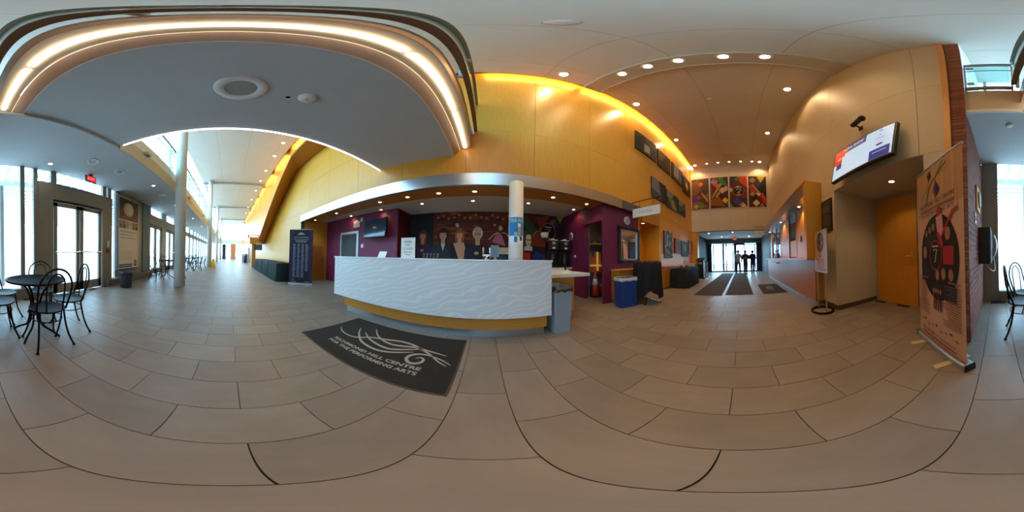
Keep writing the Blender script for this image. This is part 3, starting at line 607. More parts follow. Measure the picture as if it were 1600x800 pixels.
# bar television
def tv(name, lab, loc, rz, w, h, tilt, scr='tvoff', prnt=None, mount=.18):
    t = thing(name, lab, 'television', loc, rz); T = Matrix.Rotation(tilt, 4, 'X')
    def put(mb, nm, m, parent=t):
        mb.v = [tuple(T @ Vector(v)) for v in mb.v]; return mb.build(nm, m, parent)
    c = put(B((-w / 2, 0, -h / 2), (w / 2, .06, h / 2)), 'case', 'black')
    put(B((-w / 2 + .02, -.004, -h / 2 + .025), (w / 2 - .02, .0, h / 2 - .02)), 'screen', scr)
    if prnt: put(prnt.m, 'picture', 'screen')
    mb = B((-.04, .05, -.05), (.04, .05 + mount, .05)); mb.box((-.15, .04 + mount, -.15), (.15, .06 + mount, .15)); put(mb, 'bracket', 'black'); return t
tv('television', 'switched off flat television tilted down on the plum wall', (-3.2, 3.92, 2.0), R(-6), .96, .6, R(-8), mount=.1)
# mural print on bar back wall
p = Print(0)
p.rect(-2.48, .5, -1.66, 2.6, '#14181d'); p.rect(-1.66, .5, .9, 2.6, '#5a2414')
rr = random.Random(3)
for k in range(70):
    x, z = rr.uniform(-1.6, .85), rr.uniform(1.15, 2.55); w = rr.uniform(.08, .35); h = rr.uniform(.01, .06)
    p.ell(x, z, min(w, x + 1.66, .9 - x), h, rr.choice(['#6e2c14', '#4a1a10', '#7d3a18', '#8a4a20', '#46130f', '#5c1f12']), 10)
for k in range(14): x = -1.5 + k * .17; p.ell(x, 2.42 + .06 * sin(k * 2), .05, .05, '#a8622a', 8)
def figure(x, z, s, hair, skin, cloth, hairlong=0, glasses=False, arms=True):
    p.poly([(x - .2 * s, z - 1.3 * s), (x + .2 * s, z - 1.3 * s), (x + .27 * s, z - .35 * s), (x + .2 * s, z - .2 * s), (x - .2 * s, z - .2 * s), (x - .27 * s, z - .35 * s)], cloth)
    if hairlong: p.ell(x, z - .05 * s, .13 * s, .22 * s, hair)
    else: p.ell(x, z + .03 * s, .105 * s, .13 * s, hair)
    p.rect(x - .045 * s, z - .22 * s, x + .045 * s, z - .08 * s, skin); p.ell(x, z - .01 * s, .08 * s, .11 * s, skin)
    p.poly([(x - .09 * s, z + .05 * s), (x + .09 * s, z + .05 * s), (x + .06 * s, z + .125 * s), (x - .06 * s, z + .125 * s)], hair)
    for sx in (-1, 1): p.ell(x + sx * .03 * s, z + .005 * s, .012 * s, .007 * s, '#2a1a14', 8)
    p.poly([(x - .025 * s, z - .06 * s), (x + .025 * s, z - .06 * s), (x, z - .07 * s)], '#8a4038')
    if glasses:
        for sx in (-1, 1): p.stroke([(x + sx * .035 * s + .026 * s * cos(a * pi / 5), z + .005 * s + .02 * s * sin(a * pi / 5)) for a in range(11)], .006 * s, '#111111')
    if arms: p.poly([(x - .25 * s, z - .33 * s), (x + .25 * s, z - .36 * s), (x + .25 * s, z - .44 * s), (x - .25 * s, z - .41 * s)], cloth); p.ell(x - .02 * s, z - .385 * s, .05 * s, .035 * s, skin, 10)
figure(-2.02, 1.83, 1.25, '#5a2a1c', '#b07a60', '#2c2340', 1)
figure(-1.33, 1.84, 1.4, '#2a201c', '#b98a70', '#243038', 1, arms=False); p.poly([(-1.4, 1.56), (-1.26, 1.56), (-1.33, 1.32)], '#c7b5a5')
figure(-.8, 1.84, 1.15, '#9a5636', '#c99878', '#1c1a1e', 1, arms=False); p.poly([(-1.0, 1.58), (-.66, 1.6), (-.62, 1.45), (-.66, 1.1), (-.78, .95), (-.9, 1.3)], '#c39474')
figure(-.24, 1.85, 1.5, '#c9c2b8', '#c49a80', '#1a2233', 0, True); p.ell(-.24, 1.99, .12, .07, '#c49a80')
p.poly([(-.95, 2.2), (-.86, 2.22), (-.82, 2.1), (-.9, 2.08)], '#b9b4b8')
# child dancer in a pink dress
p.poly([(.2, 1.62), (.62, 1.5), (.52, 1.8), (.42, 1.95), (.34, 1.9)], '#b5687c'); p.ell(.46, 2.07, .07, .085, '#b98a4a'); p.ell(.465, 2.05, .05, .06, '#d3a888'); p.stroke([(.38, 1.92), (.26, 1.86), (.1, 1.7)], .03, '#d3a888'); p.stroke([(.5, 1.92), (.64, 1.9), (.78, 1.7)], .03, '#d3a888'); p.ell(.28, 2.16, .035, .035, '#d8a82a', 6)
# coloured shards
p.rect(.9, .5, 2.59, 2.6, '#2a1d1c')
for pts, c in (([(.95, 2.6), (1.25, 2.6), (1.75, 1.9), (1.5, 1.75)], '#23492f'), ([(1.3, 2.6), (1.6, 2.6), (1.75, 2.35), (1.5, 2.2)], '#5a1f1a'), ([(1.35, 1.75), (1.62, 2.05), (1.72, 1.92), (1.48, 1.62)], '#8a8580'), ([(1.3, 1.55), (1.75, 2.2), (2.1, 1.5)], '#8c3416'), ([(1.6, 2.5), (2.1, 2.6), (1.9, 2.25), (1.7, 2.2)], '#7d2a1c'), ([(2.05, 2.35), (2.25, 2.5), (2.35, 2.3), (2.2, 2.15)], '#6c5138'), ([(2.2, 2.3), (2.42, 2.05), (2.3, 2.45)], '#1b3a78'), ([(2.3, 2.6), (2.58, 2.6), (2.46, 2.36)], '#9a8a1c'), ([(2.12, 1.7), (2.3, 1.7), (2.2, 1.4), (2.02, 1.45)], '#5a2a1a'), ([(1.45, 1.1), (1.6, 1.4), (1.85, 1.25), (1.9, 1.0)], '#1f3c86'), ([(1.85, 1.3), (2.05, 1.1), (1.8, .95)], '#5a3a66'), ([(2.3, 2.2), (2.58, 2.3), (2.58, 1.5), (2.35, 1.6)], '#161414')): p.poly(pts, c)
p.ell(2.02, 2.02, .27, .31, '#8a4a22', 28); p.ell(2.02, 2.02, .235, .275, '#0d0d0d', 28)
p.stroke([(1.94, 2.1), (2.06, 2.12), (2.0, 1.88)], .03, '#b08a4a'); p.stroke([(1.92, 2.0), (2.12, 2.06)], .016, '#888078'); p.rect(1.9, 2.17, 2.14, 2.2, '#b9b4aa'); p.rect(1.94, 1.8, 2.1, 1.82, '#b9b4aa')
o = p.m.build('mural_print', 'printm', wm); o.location = (0, 5.0, 0)
t = thing('framed_portrait', 'black and white portrait print beside the round column', 'picture', (1.28, 4.72, 1.35)); B((-.14, 0, 0), (.13, .02, .62)).build('board', 'slate', t)
q = Print(-.001); q.rect(-.13, .01, .12, .61, '#2a2622'); q.poly([(-.13, .01), (.12, .01), (.12, .12), (.05, .17), (-.06, .17), (-.13, .12)], '#bdb6a4'); q.ell(0, .33, .095, .17, '#b9a886'); q.ell(0, .43, .085, .08, '#c7b695'); q.stroke([(-.09, .34), (.09, .34)], .03, '#1c1814'); q.rect(-.03, .22, .03, .235, '#6a5244'); q.build('portrait_print', t)
# poster wrapped on the bar column
t = thing('column_poster', 'blue and white pale ale poster wrapped on the bar column', 'poster', (.52, 2.75, 1.34))
def wrap(nm, z0, z1, a0, a1, r, col, parent):
    mb = MB(); n = 10
    for k in range(n):
        a, b = a0 + (a1 - a0) * k / n, a0 + (a1 - a0) * (k + 1) / n
        mb.poly([(r * sin(a), -r * cos(a), z0), (r * sin(b), -r * cos(b), z0), (r * sin(b), -r * cos(b), z1), (r * sin(a), -r * cos(a), z1)], col)
    return mb.build(nm, 'print', parent)
wrap('white_sheet', 0, .47, -1.3, .98, .1268, '#e6e6e6', t); wrap('blue_field', .14, .46, -1.25, .98, .1276, '#1080bd', t)
wrap('can', .03, .26, -.42, .0, .1284, '#1a6f9c', t); wrap('can_label', .12, .2, -.42, .0, .129, '#7fb4cf', t); wrap('glass', .12, .32, .12, .44, .1284, '#c9a04a', t); wrap('foam', .29, .35, .06, .48, .129, '#ece8e0', t); wrap('badge', .06, .13, .35, .7, .129, '#2a1614', t); wrap('underline', .375, .385, -1.0, .9, .129, '#9fd0a8', t)
mb = MB().text('PALE ALE', .06, (-.01, 0, .395)); mb.v = [(.1296 * sin(v[0] / .1296 - .1), -.1296 * cos(v[0] / .1296 - .1), v[2]) for v in mb.v]; mb.build('lettering', 'white', t)

# ================================================================ MATS
def floormat(lab, x0, x1, y0, y1, m='matb', name='floor_runner', group=None):
    t = thing(name, lab, 'floor mat', ((x0 + x1) / 2, (y0 + y1) / 2, 0), 0, group); a, b = (x1 - x0) / 2, (y1 - y0) / 2
    B((-a, -b, 0), (a, b, .004)).build('rubber_edge', 'rubber', t); B((-a + .02, -b + .02, .004), (a - .02, b - .02, .009)).build('pile', m, t); return t
EMB = dict(A=[(-.728, .044), (-.596, -.042), (-.433, -.064), (-.32, -.02), (-.211, .09), (-.031, .157), (.13, .209), (.299, .198), (.434, .126), (.539, .064), (.65, -.046), (.741, -.11)],
    B=[(-.515, .229), (-.397, .069), (-.237, -.062), (-.098, -.108), (.048, -.117), (.164, -.08), (.263, -.023), (.37, .047)],
    C=[(-.368, .159), (-.222, .055), (-.057, -.005), (.094, -.024), (.197, .013), (.31, .081), (.428, .14)],
    D=[(-.332, .344), (-.201, .203), (-.058, .117), (.086, .087), (.216, .115), (.335, .152), (.487, .133), (.59, .111), (.701, .08)],
    E=[(.773, -.083), (.676, -.012), (.548, .038), (.445, .032), (.377, -.026), (.369, -.104), (.418, -.16), (.477, -.155), (.518, -.11), (.515, -.05), (.477, -.028), (.442, -.065)])
def catmull(P, m=5):
    out = []; n = len(P)
    for i in range(n - 1):
        a, b, c, d = P[max(i - 1, 0)], P[i], P[i + 1], P[min(i + 2, n - 1)]
        for k in range(m):
            t = k / m; out.append(tuple(.5 * (2 * q + (r - p) * t + (2 * p - 5 * q + 4 * r - s_) * t * t + (3 * q - p - 3 * r + s_) * t ** 3) for p, q, r, s_ in zip(a, b, c, d)))
    return out + [P[-1]]
def swoosh(t, s, ox, oy, rot=0, z=.0096, m='matlogo'):
    """the flowing ribbon emblem on a mat"""
    for key, P in EMB.items():
        q = catmull(P); n = len(q); mb = MB(); L = []; Rr = []
        for i, p in enumerate(q):
            a = q[max(i - 1, 0)]; b = q[min(i + 1, n - 1)]; dx, dy = b[0] - a[0], b[1] - a[1]; l = math.hypot(dx, dy) or 1
            ww = .034 * (.2 + .8 * sin(pi * i / (n - 1)) ** .7) / 2
            for sg, lst in ((1, L), (-1, Rr)):
                x, y = s * (p[0] - sg * dy / l * ww), s * (p[1] + sg * dx / l * ww); lst.append((ox + x * cos(rot) - y * sin(rot), oy + x * sin(rot) + y * cos(rot), z))
        for i in range(n - 1): mb.poly([Rr[i], Rr[i + 1], L[i + 1], L[i]])
        mb.build('emblem_stroke', M[m], t)
M['matlogo'] = mat('mat_logo_grey', '#a39c92', .9)
t = floormat('black entrance mat with the grey ribbon emblem and venue lettering before the bar', -1.89, -.2, .93, 1.97, 'mat', 'logo_mat')
swoosh(t, 1, 0, 0)
for txt, y in (('RICHMOND HILL CENTRE', -.252), ('FOR THE PERFORMING ARTS', -.333)): MB().text(txt, .068, (.03, y, .0097), (1, 0, 0), (0, 1, 0), fit=1.06, bold=.0022).build('lettering', 'matlogo', t)
floormat('long brown runner on the wood wall side of the entrance', 4.62, 12.0, .58, 1.42, group='entrance runners'); floormat('long brown runner on the box office side of the entrance', 4.73, 12.0, -.33, .49, group='entrance runners')
t = floormat('small black mat with grey emblem in front of the box office', 4.7, 6.5, -1.36, -.62, 'mat', 'logo_mat'); swoosh(t, .62, 0, 0, -pi / 2 * 0)

# ================================================================ BINS
def bin_rect(name, lab, loc, rz, w, d, h, taper, m, bag=None, rim=None):
    t = thing(name, lab, 'bin', loc, rz); a, b = w / 2, d / 2; k = taper
    bot = [(-a * k, -b * k, .0), (a * k, -b * k, .0), (a * k, b * k, .0), (-a * k, b * k, .0)]; top = [(-a, -b, h), (a, -b, h), (a, b, h), (-a, b, h)]
    i2 = [(x * .94, y * .94, h) for x, y, _ in top]; i3 = [(x * .85, y * .85, h * .3) for x, y, _ in top]
    mb = MB().add(bot + top + i2 + i3, [(3, 2, 1, 0)] + [(i, (i + 1) % 4, 4 + (i + 1) % 4, 4 + i) for i in range(4)] + [(4 + i, 4 + (i + 1) % 4, 8 + (i + 1) % 4, 8 + i) for i in range(4)] + [(8 + i, 8 + (i + 1) % 4, 12 + (i + 1) % 4, 12 + i) for i in range(4)] + [(12, 13, 14, 15)])
    mb.build('body', m, t, bevel=.025 if w < .6 else .012)
    mb = MB(); n = 28; ring = [((a + .012) * max(-1, min(1, 1.35 * cos(2 * pi * i / n))), (b + .012) * max(-1, min(1, 1.35 * sin(2 * pi * i / n)))) for i in range(n)]
    vs = [(x, y, h - .07 + .012 * sin(i * 2.3)) for i, (x, y) in enumerate(ring)] + [(x, y, h + .008) for x, y in ring] + [(x * .9, y * .9, h - .05) for x, y in ring]
    mb.add(vs, [(i, (i + 1) % n, n + (i + 1) % n, n + i) for i in range(n)] + [(n + i, n + (i + 1) % n, 2 * n + (i + 1) % n, 2 * n + i) for i in range(n)])
    mb.build('liner_bag', bag or 'black', t, True); return t
bin_rect('waste_bin', 'slim grey waste bin with black liner at the end of the bar counter', (1.04, 2.17, 0), 0, .27, .4, .71, .84, 'greybin')
bin_rect('recycling_bin', 'blue recycling bin with clear liner beside the tall draped table', (2.84, 2.44, 0), R(-14), .46, .28, .68, .9, 'blue', mat('clear_liner', '#9fb0bf', .3))
t = thing('waste_bin', 'round dark grey waste basket with black liner under the framed advert', 'bin', (-3.9, -2.85, 0)); MB().lathe([(.17, 0), (.2, .45), (.215, .46), (.215, .48), (.19, .48), (.16, .05)], n=28).build('body', 'dbin', t, True); MB().lathe([(.222, .39), (.222, .485), (.2, .49), (.18, .42)], n=28).build('liner_bag', 'black', t, True)

# ================================================================ DRAPED TABLES
def drape_box(name, lab, loc, rz, w, d, h, m, group=None):
    """rectangular folding table under a floor length cloth with soft pleats, corners falling in folds"""
    t = thing(name, lab, 'table', loc, rz, group); mb = MB(); rings = []; per = []
    for (x0, y0), (x1, y1) in (((-w / 2, -d / 2), (w / 2, -d / 2)), ((w / 2, -d / 2), (w / 2, d / 2)), ((w / 2, d / 2), (-w / 2, d / 2)), ((-w / 2, d / 2), (-w / 2, -d / 2))):
        L = math.hypot(x1 - x0, y1 - y0); n = max(4, int(L / .07)); nx, ny = (y1 - y0) / L, -(x1 - x0) / L
        for k in range(n): per.append((x0 + (x1 - x0) * k / n, y0 + (y1 - y0) * k / n, nx, ny, k))
    N = len(per); zs = [h, h - .02, h * .6, h * .3, .01]
    for j, z in enumerate(zs):
        amp = [0, .004, .012, .02, .026][j]
        rings += [(x + nx * (amp * (1 + sin(i * 1.9 + j * .3)) + amp * .4), y + ny * (amp * (1 + sin(i * 1.9 + j * .3)) + amp * .4), z) for i, (x, y, nx, ny, k) in enumerate(per)]
    fsx = [tuple(range(N))[::-1]] + [(j * N + i, j * N + (i + 1) % N, (j + 1) * N + (i + 1) % N, (j + 1) * N + i) for j in range(len(zs) - 1) for i in range(N)]
    mb.add(rings, [f[::-1] for f in fsx]).build('tablecloth', m, t, True); B((-w / 2 + .01, -d / 2 + .01, h - .04), (w / 2 - .01, d / 2 - .01, h - .005)).build('table_top', 'white', t)
    for sx in (-1, 1):
        for sy in (-1, 1): MB().tube([(sx * (w / 2 - .1), sy * (d / 2 - .08), 0), (sx * (w / 2 - .1), sy * (d / 2 - .08), h - .04)], .014).build('leg', 'alu', t)
    return t
drape_box('draped_table', 'black draped table under the hanging paintings on the wood wall', (6.4, 2.27, 0), 0, 1.55, .66, .74, 'cloth')
for k in range(4): drape_box('draped_table', 'dark draped corridor table against the wood wall, %s from the banner' % ORD[k], (-6.72 - k * 1.42, 2.2, 0), 0, 1.3, .72, .74, 'clothb', 'corridor draped tables')
for k in range(4):
    t = thing('small_cup', 'small reddish cup on the black draped table, %s in its row' % ORD[k], 'cup', (6.0 + k * .3, 2.35 + .04 * (k % 2), .742), 0, 'cups on the draped table'); MB().lathe([(.03, 0), (.04, .1), (.036, .1), (.028, .01)], n=14).build('cup_body', mat('cup_red', '#7a4a42', .4), t, True)
# tall cocktail table
t = thing('cocktail_table', 'tall round cocktail table under a black cloth beside the blue bin', 'table', (3.46, 2.24, 0))
mb = MB(); n = 48; vs = []
for j, (r, z) in enumerate(((.34, 1.06), (.35, 1.04), (.352, .8), (.356, .5), (.36, .34))):
    for i in range(n):
        a = 2 * pi * i / n; f = [0, 0, .012, .03, .045][j] * sin(9 * a + .6); drop = (.22 * (abs(cos(2 * a)) ** 2.2) if j == 4 else (.1 * abs(cos(2 * a)) ** 2.2 if j == 3 else 0))
        vs.append(((r + f) * cos(a), (r + f) * sin(a), z - drop + (.0)))
mb.add(vs, [tuple(range(n))] + [(j * n + (i + 1) % n, j * n + i, (j + 1) * n + i, (j + 1) * n + (i + 1) % n) for j in range(4) for i in range(n)]).build('tablecloth', 'cloth', t, True)
MB().tube([(0, 0, .08), (0, 0, 1.03)], .035, 14).build('pole', 'chrome', t); MB().lathe([(.35, 1.02), (.35, 1.045)], n=32).build('table_top', 'wood', t)
for k in range(4):
    a = R(20 + 90 * k); o = MB().tube([(0, 0, .1), (.12 * cos(a), .12 * sin(a), .08), (.32 * cos(a), .32 * sin(a), .025)], .026, 8, r1=.016).build('foot', 'chrome', t); MB().lathe([(.025, 0), (.025, .02)], (.32 * cos(a), .32 * sin(a), 0), 12).build('glide', 'black', o)

# ================================================================ BANNERS AND SIGNS
def banner(lab, loc, rz, w, h, p, edge):
    t = thing('roll_up_banner', lab, 'banner', loc, rz); B((-w / 2 - .02, -.05, .0), (w / 2 + .02, .05, .075)).build('base_cassette', 'alu', t, bevel=.012)
    for s in (-1, 1): B((s * (w / 2 + .02), -.052, -.0), (s * (w / 2 + .032), .052, .077)).build('end_cap', 'black', t)
    for x in (-w * .3, w * .3): B((x - .03, -.2, .0), (x + .03, .16, .008)).build('foot', mat('foot_cream', '#cfc09a', .5, .3), t)
    B((-w / 2, -.012, .07), (w / 2, -.009, h)).build('sheet', edge, t); p.build('printed_face', t, 'printm'); MB().tube([(-w / 2 - .01, -.01, h), (w / 2 + .01, -.01, h)], .012).build('top_rail', 'alu', t)
    MB().tube([(0, .025, .07), (0, .025, h)], .01).build('support_pole', 'alu', t); return t
p = Print(-.0125); w = .44
p.rect(-w, .08, w, 2.05, '#c39c80'); p.rect(-w, 1.5, w, 2.05, '#b98f63')
for k in range(16): p.stroke([(-w + .03 + k * .055, 2.04), (-w + .02 + k * .056, 1.55 + .1 * sin(k * 1.7))], .012, ['#b98f60', '#cba779', '#ad8458'][k % 3])
p.poly([(-.16, 1.95), (-.09, 1.99), (-.06, 1.9), (-.13, 1.86)], '#2a1512'); p.stroke(bez((-.3, 1.68), (-.22, 1.8), (-.1, 1.72), (.12, 1.98)), [.012] * 15, '#8a7a26'); p.stroke(bez((-.2, 1.6), (-.1, 1.9), (.0, 1.8), (.16, 2.0)), .03, '#6c7330'); p.stroke(bez((-.22, 1.78), (-.05, 1.92), (.1, 1.86), (.24, 1.9)), .022, '#b58a1e'); p.poly([(-.04, 1.72), (.02, 1.84), (.08, 1.72), (.01, 1.62)], '#8a2a2a'); p.poly([(.0, 1.72), (.04, 1.8), (.1, 1.7), (.04, 1.64)], '#1f2a58'); p.stroke([(.02, 1.86), (.22, 1.96)], .012, '#3a4a2a')
p.text('RICHMOND HILL CENTRE', .062, 0, 1.575, '#4a2018', sx=.93); p.lines(-.33, .33, 1.545, 1, .05, .022, '#8a5a48', 0, 'C'); p.text('FOR THE PERFORMING ARTS', .058, 0, 1.46, '#4a2018', sx=.86)
p.ell(.02, 1.03, .36, .42, '#161214', 40)
for x, z, s, c in ((-.2, 1.28, .55, '#2a2426'), (-.12, 1.31, .55, '#332a2a'), (-.04, 1.33, .6, '#2a2226'), (-.24, 1.08, 1.0, '#1e1c20'), (.22, 1.24, .9, '#9a1c24'), (.26, .88, .8, '#1c1c22'), (.14, .88, .8, '#241f22'), (.03, .86, .75, '#201c20')):
    p.poly([(x - .09 * s, z - .3 * s), (x + .09 * s, z - .3 * s), (x + .1 * s, z - .12 * s), (x - .1 * s, z - .12 * s)], c); p.ell(x, z + .015 * s, .062 * s, .08 * s, '#2c1c16', 12); p.ell(x, z, .048 * s, .068 * s, '#946a56', 12)
p.poly([(.02, 1.42), (.14, 1.44), (.16, 1.24), (.06, 1.2)], '#c98a86'); p.ell(.08, 1.47, .04, .05, '#9a2a24', 10); p.stroke([(.1, 1.2), (.3, 1.42), (.38, 1.44)], .03, '#a8242c'); p.stroke([(.14, 1.14), (.05, 1.26)], .05, '#a8242c')
p.ell(.0, 1.05, .125, .15, '#8a2a22', 24); p.ell(.0, 1.05, .11, .135, '#0c0a0c', 24); p.stroke([(-.04, 1.1), (.03, 1.11), (-.01, .98)], .018, '#a89a80'); p.rect(-.06, 1.13, .06, 1.145, '#b9b0a4')
for k in range(4): p.rect(-.06 + k * .045, .5, -.035 + k * .045, .68, ['#7a1a24', '#2a1418', '#6a141c', '#3a1418'][k]); p.ell(-.048 + k * .045, .7, .016, .024, '#a87a62', 8)
p.lines(-.4, -.16, .82, 1, .02, .014, '#8a5a60', 0); p.lines(-.4, -.12, .78, 16, .024, .008, '#7a5a50', .45); p.lines(.2, .4, .82, 1, .02, .014, '#8a5a60', .3, 'R'); p.lines(.12, .4, .78, 17, .024, .008, '#6a4a44', .45, 'R')
for k in range(9): p.ell(-.34 + k * .085, .3 + .025 * sin(k * 2.1), .026, .008 + .004 * (k % 3), ['#7a4a40', '#4a2a28', '#8a6458'][k % 3], 10)
p.text('905.787.8811 • rhcentre.ca', .062, 0, .175, '#3a1f22', sx=.92); p.lines(-.33, .33, .15, 1, .03, .016, '#7a4a44', 0, 'C'); p.rect(-w, .09, w, .1, '#7a2a22')
banner('tall tan festival banner with a dark disc of performers beside the brick pier', (.57, -1.485, 0), math.atan2(.57, -.68), .86, 2.05, p, 'beige')
p = Print(-.0125)
p.rect(-.42, .08, .42, 2.0, '#11101f'); p.rect(-.4, .08, -.28, 2.0, '#2a1a36'); p.rect(.28, .08, .4, 2.0, '#2a1a36')
p.poly([(-.14, 1.8)] + [(-.14 + .28 * k / 8, 1.8 + .1 * sin(pi * k / 8)) for k in range(1, 8)] + [(.14, 1.8), (.06, 1.83), (-.02, 1.8), (-.06, 1.82)], '#a89a6c')
p.text('OUR PATRONS', .075, 0, 1.69, '#8f9ac4', sx=1.0); p.lines(-.27, .27, 1.65, 1, .05, .03, '#6a6a68', 0, 'C'); p.lines(-.2, .2, 1.6, 2, .04, .026, '#77746c', 0, 'C')
for k in range(4): p.lines(-.29 + k * .15, -.18 + k * .15, 1.48, 44 if k < 3 else 36, .0275, .016, '#6f7086', .3)
p.ell(-.26, .2, .05, .035, '#5a4a3c', 10); p.lines(-.34, -.16, .12, 1, .02, .012, '#b0aab8', 0); p.lines(.16, .34, .12, 1, .02, .012, '#b0aab8', 0)
banner('dark purple banner listing patrons in four columns beside the draped tables', (-5.29, 2.49, 0), math.atan2(.74, .48), .85, 2.0, p, 'black')
# sign stand by the box office
t = thing('sign_stand', 'silver poster stand with round iron base beside the box office', 'sign stand', (2.72, -1.45, 0), R(180 - 6))
MB().tube([(.22 * cos(2 * pi * k / 32), .2 * sin(2 * pi * k / 32), .022) for k in range(32)], .022, 8, True).build('base_ring', 'iron', t, True)
for x in (-.2, .2): MB().tube([(x, 0, .03), (x, 0, .78)], .014).build('post', 'alu', t)
B((-.29, -.012, .77), (.29, .012, 1.56)).build('frame', 'alu', t)
q = Print(-.0125); q.rect(-.27, .79, .27, 1.54, '#cda47c'); q.ell(0, 1.33, .17, .19, '#221418', 28)
for x, z in ((-.08, 1.4), (.05, 1.42), (-.1, 1.3), (.09, 1.32), (0, 1.24)): q.ell(x, z, .03, .045, '#a06a56', 10); q.rect(x - .03, z - .09, x + .03, z - .045, '#5a1a20')
q.rect(-.03, 1.05, .03, 1.12, '#4a2a22'); q.lines(-.2, .2, 1.02, 6, .03, .012, '#8a6048', .4, 'C'); q.lines(-.24, .24, .84, 2, .025, .01, '#7a4a3c', 0); q.build('poster_print', t)
# framed picture
t = thing('framed_poster', 'small dark framed notice between box office and recess', 'picture', (2.87, BY + .012, 1.92), pi); B((-.2, -.035, -.34), (.2, 0, .34)).build('frame', 'black', t, bevel=.006); q = Print(-.0355); q.rect(-.165, -.3, .165, .3, '#33302a'); q.rect(-.14, .05, .14, .2, '#5a4a36'); q.lines(-.12, .12, .0, 6, .04, .012, '#6c624e', .4, 'C'); q.build('notice_print', t)
# large screen
q = Print(-.0045); W2, H2 = .6, .335
q.rect(-W2, -H2, W2, H2, '#aecbe6'); q.rect(-W2, .17, .14, H2, '#5f4a66'); q.rect(-W2 + .3, .17, .14, H2, '#4e4a72'); q.rect(-W2, .17, -W2 + .35, H2, '#9a4a3c')
q.poly([(-.6, .3), (-.36, .3), (-.31, .2), (-.33, .1), (-.38, .12), (-.38, -.02), (-.56, -.02), (-.6, 0)], '#c8321e'); q.poly([(-.52, -.02), (-.38, -.02), (-.38, -.14), (-.52, -.14)], '#2c3566'); q.text('RCPA SHOP', .085, -.14, .225, '#e6e6f0'); q.ell(-.46, .1, .06, .035, '#e08a74', 12)
q.rect(.24, -H2, W2 - .03, -.14, '#1e2f78'); q.lines(.29, .52, -.2, 1, .02, .012, '#b9c4e6', 0)
q.ell(.4, .27, .03, .022, '#4a5a7a', 12); q.ell(.4, .255, .02, .012, '#aecbe6', 10); q.ell(.4, .17, .016, .014, '#5a6a8a', 8); q.lines(.34, .46, .14, 1, .02, .006, '#8a94aa', 0); q.lines(.33, .47, .09, 1, .02, .018, '#a06a7a', 0); q.lines(.34, .46, .02, 2, .025, .006, '#8a94aa', 0, 'C'); q.ell(.4, -.06, .06, .025, '#5a3a6a', 14)
tv('wall_screen', 'large lit screen showing a shop page tilted on the beige wall', (1.67, -1.52, 2.72), pi, 1.26, .72, R(-9), 'black', q, .1)
t = thing('security_camera', 'small black camera on a bracket above the large screen', 'camera', (1.78, BY + .012, 3.5), pi); B((-.04, -.02, -.04), (.04, 0, .04)).build('wall_plate', 'black', t); MB().tube([(0, 0, 0), (.0, -.12, .02), (.02, -.16, 0)], .016).build('arm', 'black', t); MB().tube([(-.02, -.15, 0), (.2, -.2, -.02)], .045, 12).build('body', 'slate', t); MB().lathe([(.05, -.05), (.055, 0), (.04, .03)], (.24, -.21, -.02), 14).build('lens_hood', 'black', t, True)
# hanging signs
def hang_sign(lab, loc, rz, w, h, txt, arm):
    t = thing('hanging_sign', lab, 'sign', loc, rz); B((-w / 2, -.03, -h), (w / 2, .03, 0)).build('panel', 'white', t, bevel=.004); MB().text(txt, h * .34, (0, -.031, -h * .6)).build('lettering', mat('sign_grey', '#7d7a8c', .6), t)
    MB().tube([(-w / 2 - .06, 0, .22), (w / 2 + .02 + arm, 0, .22)], .013).build('arm', 'black', t)
    for x in (-w * .25, w * .25): MB().tube([(x, 0, 0), (x, 0, .22)], .006).build('hanger', 'black', t)
hang_sign('white hanging coat check sign on a black arm off the wood wall', (3.6, 2.36, 2.53), -pi / 2, .86, .26, 'Coat Check', 0)
hang_sign('white hanging sign on a thin arm beside the box office', (9.1, -1.2, 2.62), -pi / 2, .85, .24, 'Box Office', .07)
# mirror and round speakers
t = thing('wall_mirror', 'rectangular mirror in a thick black frame on the plum wall', 'mirror', (3.56, 2.93, 1.5)); mb = B((-.46, -.05, -.5), (-.38, 0, .5)); mb.box((.38, -.05, -.5), (.46, 0, .5)); mb.box((-.46, -.05, .42), (.46, 0, .5)); mb.box((-.46, -.05, -.5), (.46, 0, -.42)); mb.build('frame', 'black', t, bevel=.008)
mb = B((-.38, -.04, -.42), (-.34, -.005, .42)); mb.box((.34, -.04, -.42), (.38, -.005, .42)); mb.box((-.38, -.04, .38), (.38, -.005, .42)); mb.box((-.38, -.04, -.42), (.38, -.005, -.38)); mb.build('inner_frame', 'alu', t); B((-.34, -.012, -.38), (.34, -.004, .38)).build('mirror_glass', 'mirror', t)
def wall_speaker(lab, loc, rz):
    t = thing('wall_speaker', lab, 'speaker', loc, rz); 
    mb = MB().lathe([(.12, 0), (.12, .02), (.1, .03)], n=28); mb.v = [(v[0], -v[2], v[1]) for v in mb.v]; mb.f = [f[::-1] for f in mb.f]; mb.build('rim', 'white', t, True)
    mb = MB().lathe([(.098, .029), (.06, .034)], n=24); mb.v = [(v[0], -v[2], v[1]) for v in mb.v]; mb.f = [f[::-1] for f in mb.f]; mb.build('grille', 'alu', t)
wall_speaker('round white speaker above the black framed mirror', (3.48, 2.93, 2.2), 0); wall_speaker('round white speaker on the plum wall behind the coffee brewers', (2.6, 4.45, 1.84), -pi / 2)
t = thing('door_stay', 'small white lever fitting on the plum wall under the round speaker', 'fitting', (2.6, 4.2, 1.2), -pi / 2); B((-.03, -.02, -.04), (.03, 0, .04)).build('plate', 'white', t); MB().tube([(0, -.02, 0), (-.1, -.05, .01)], .01).build('lever', 'alu', t)

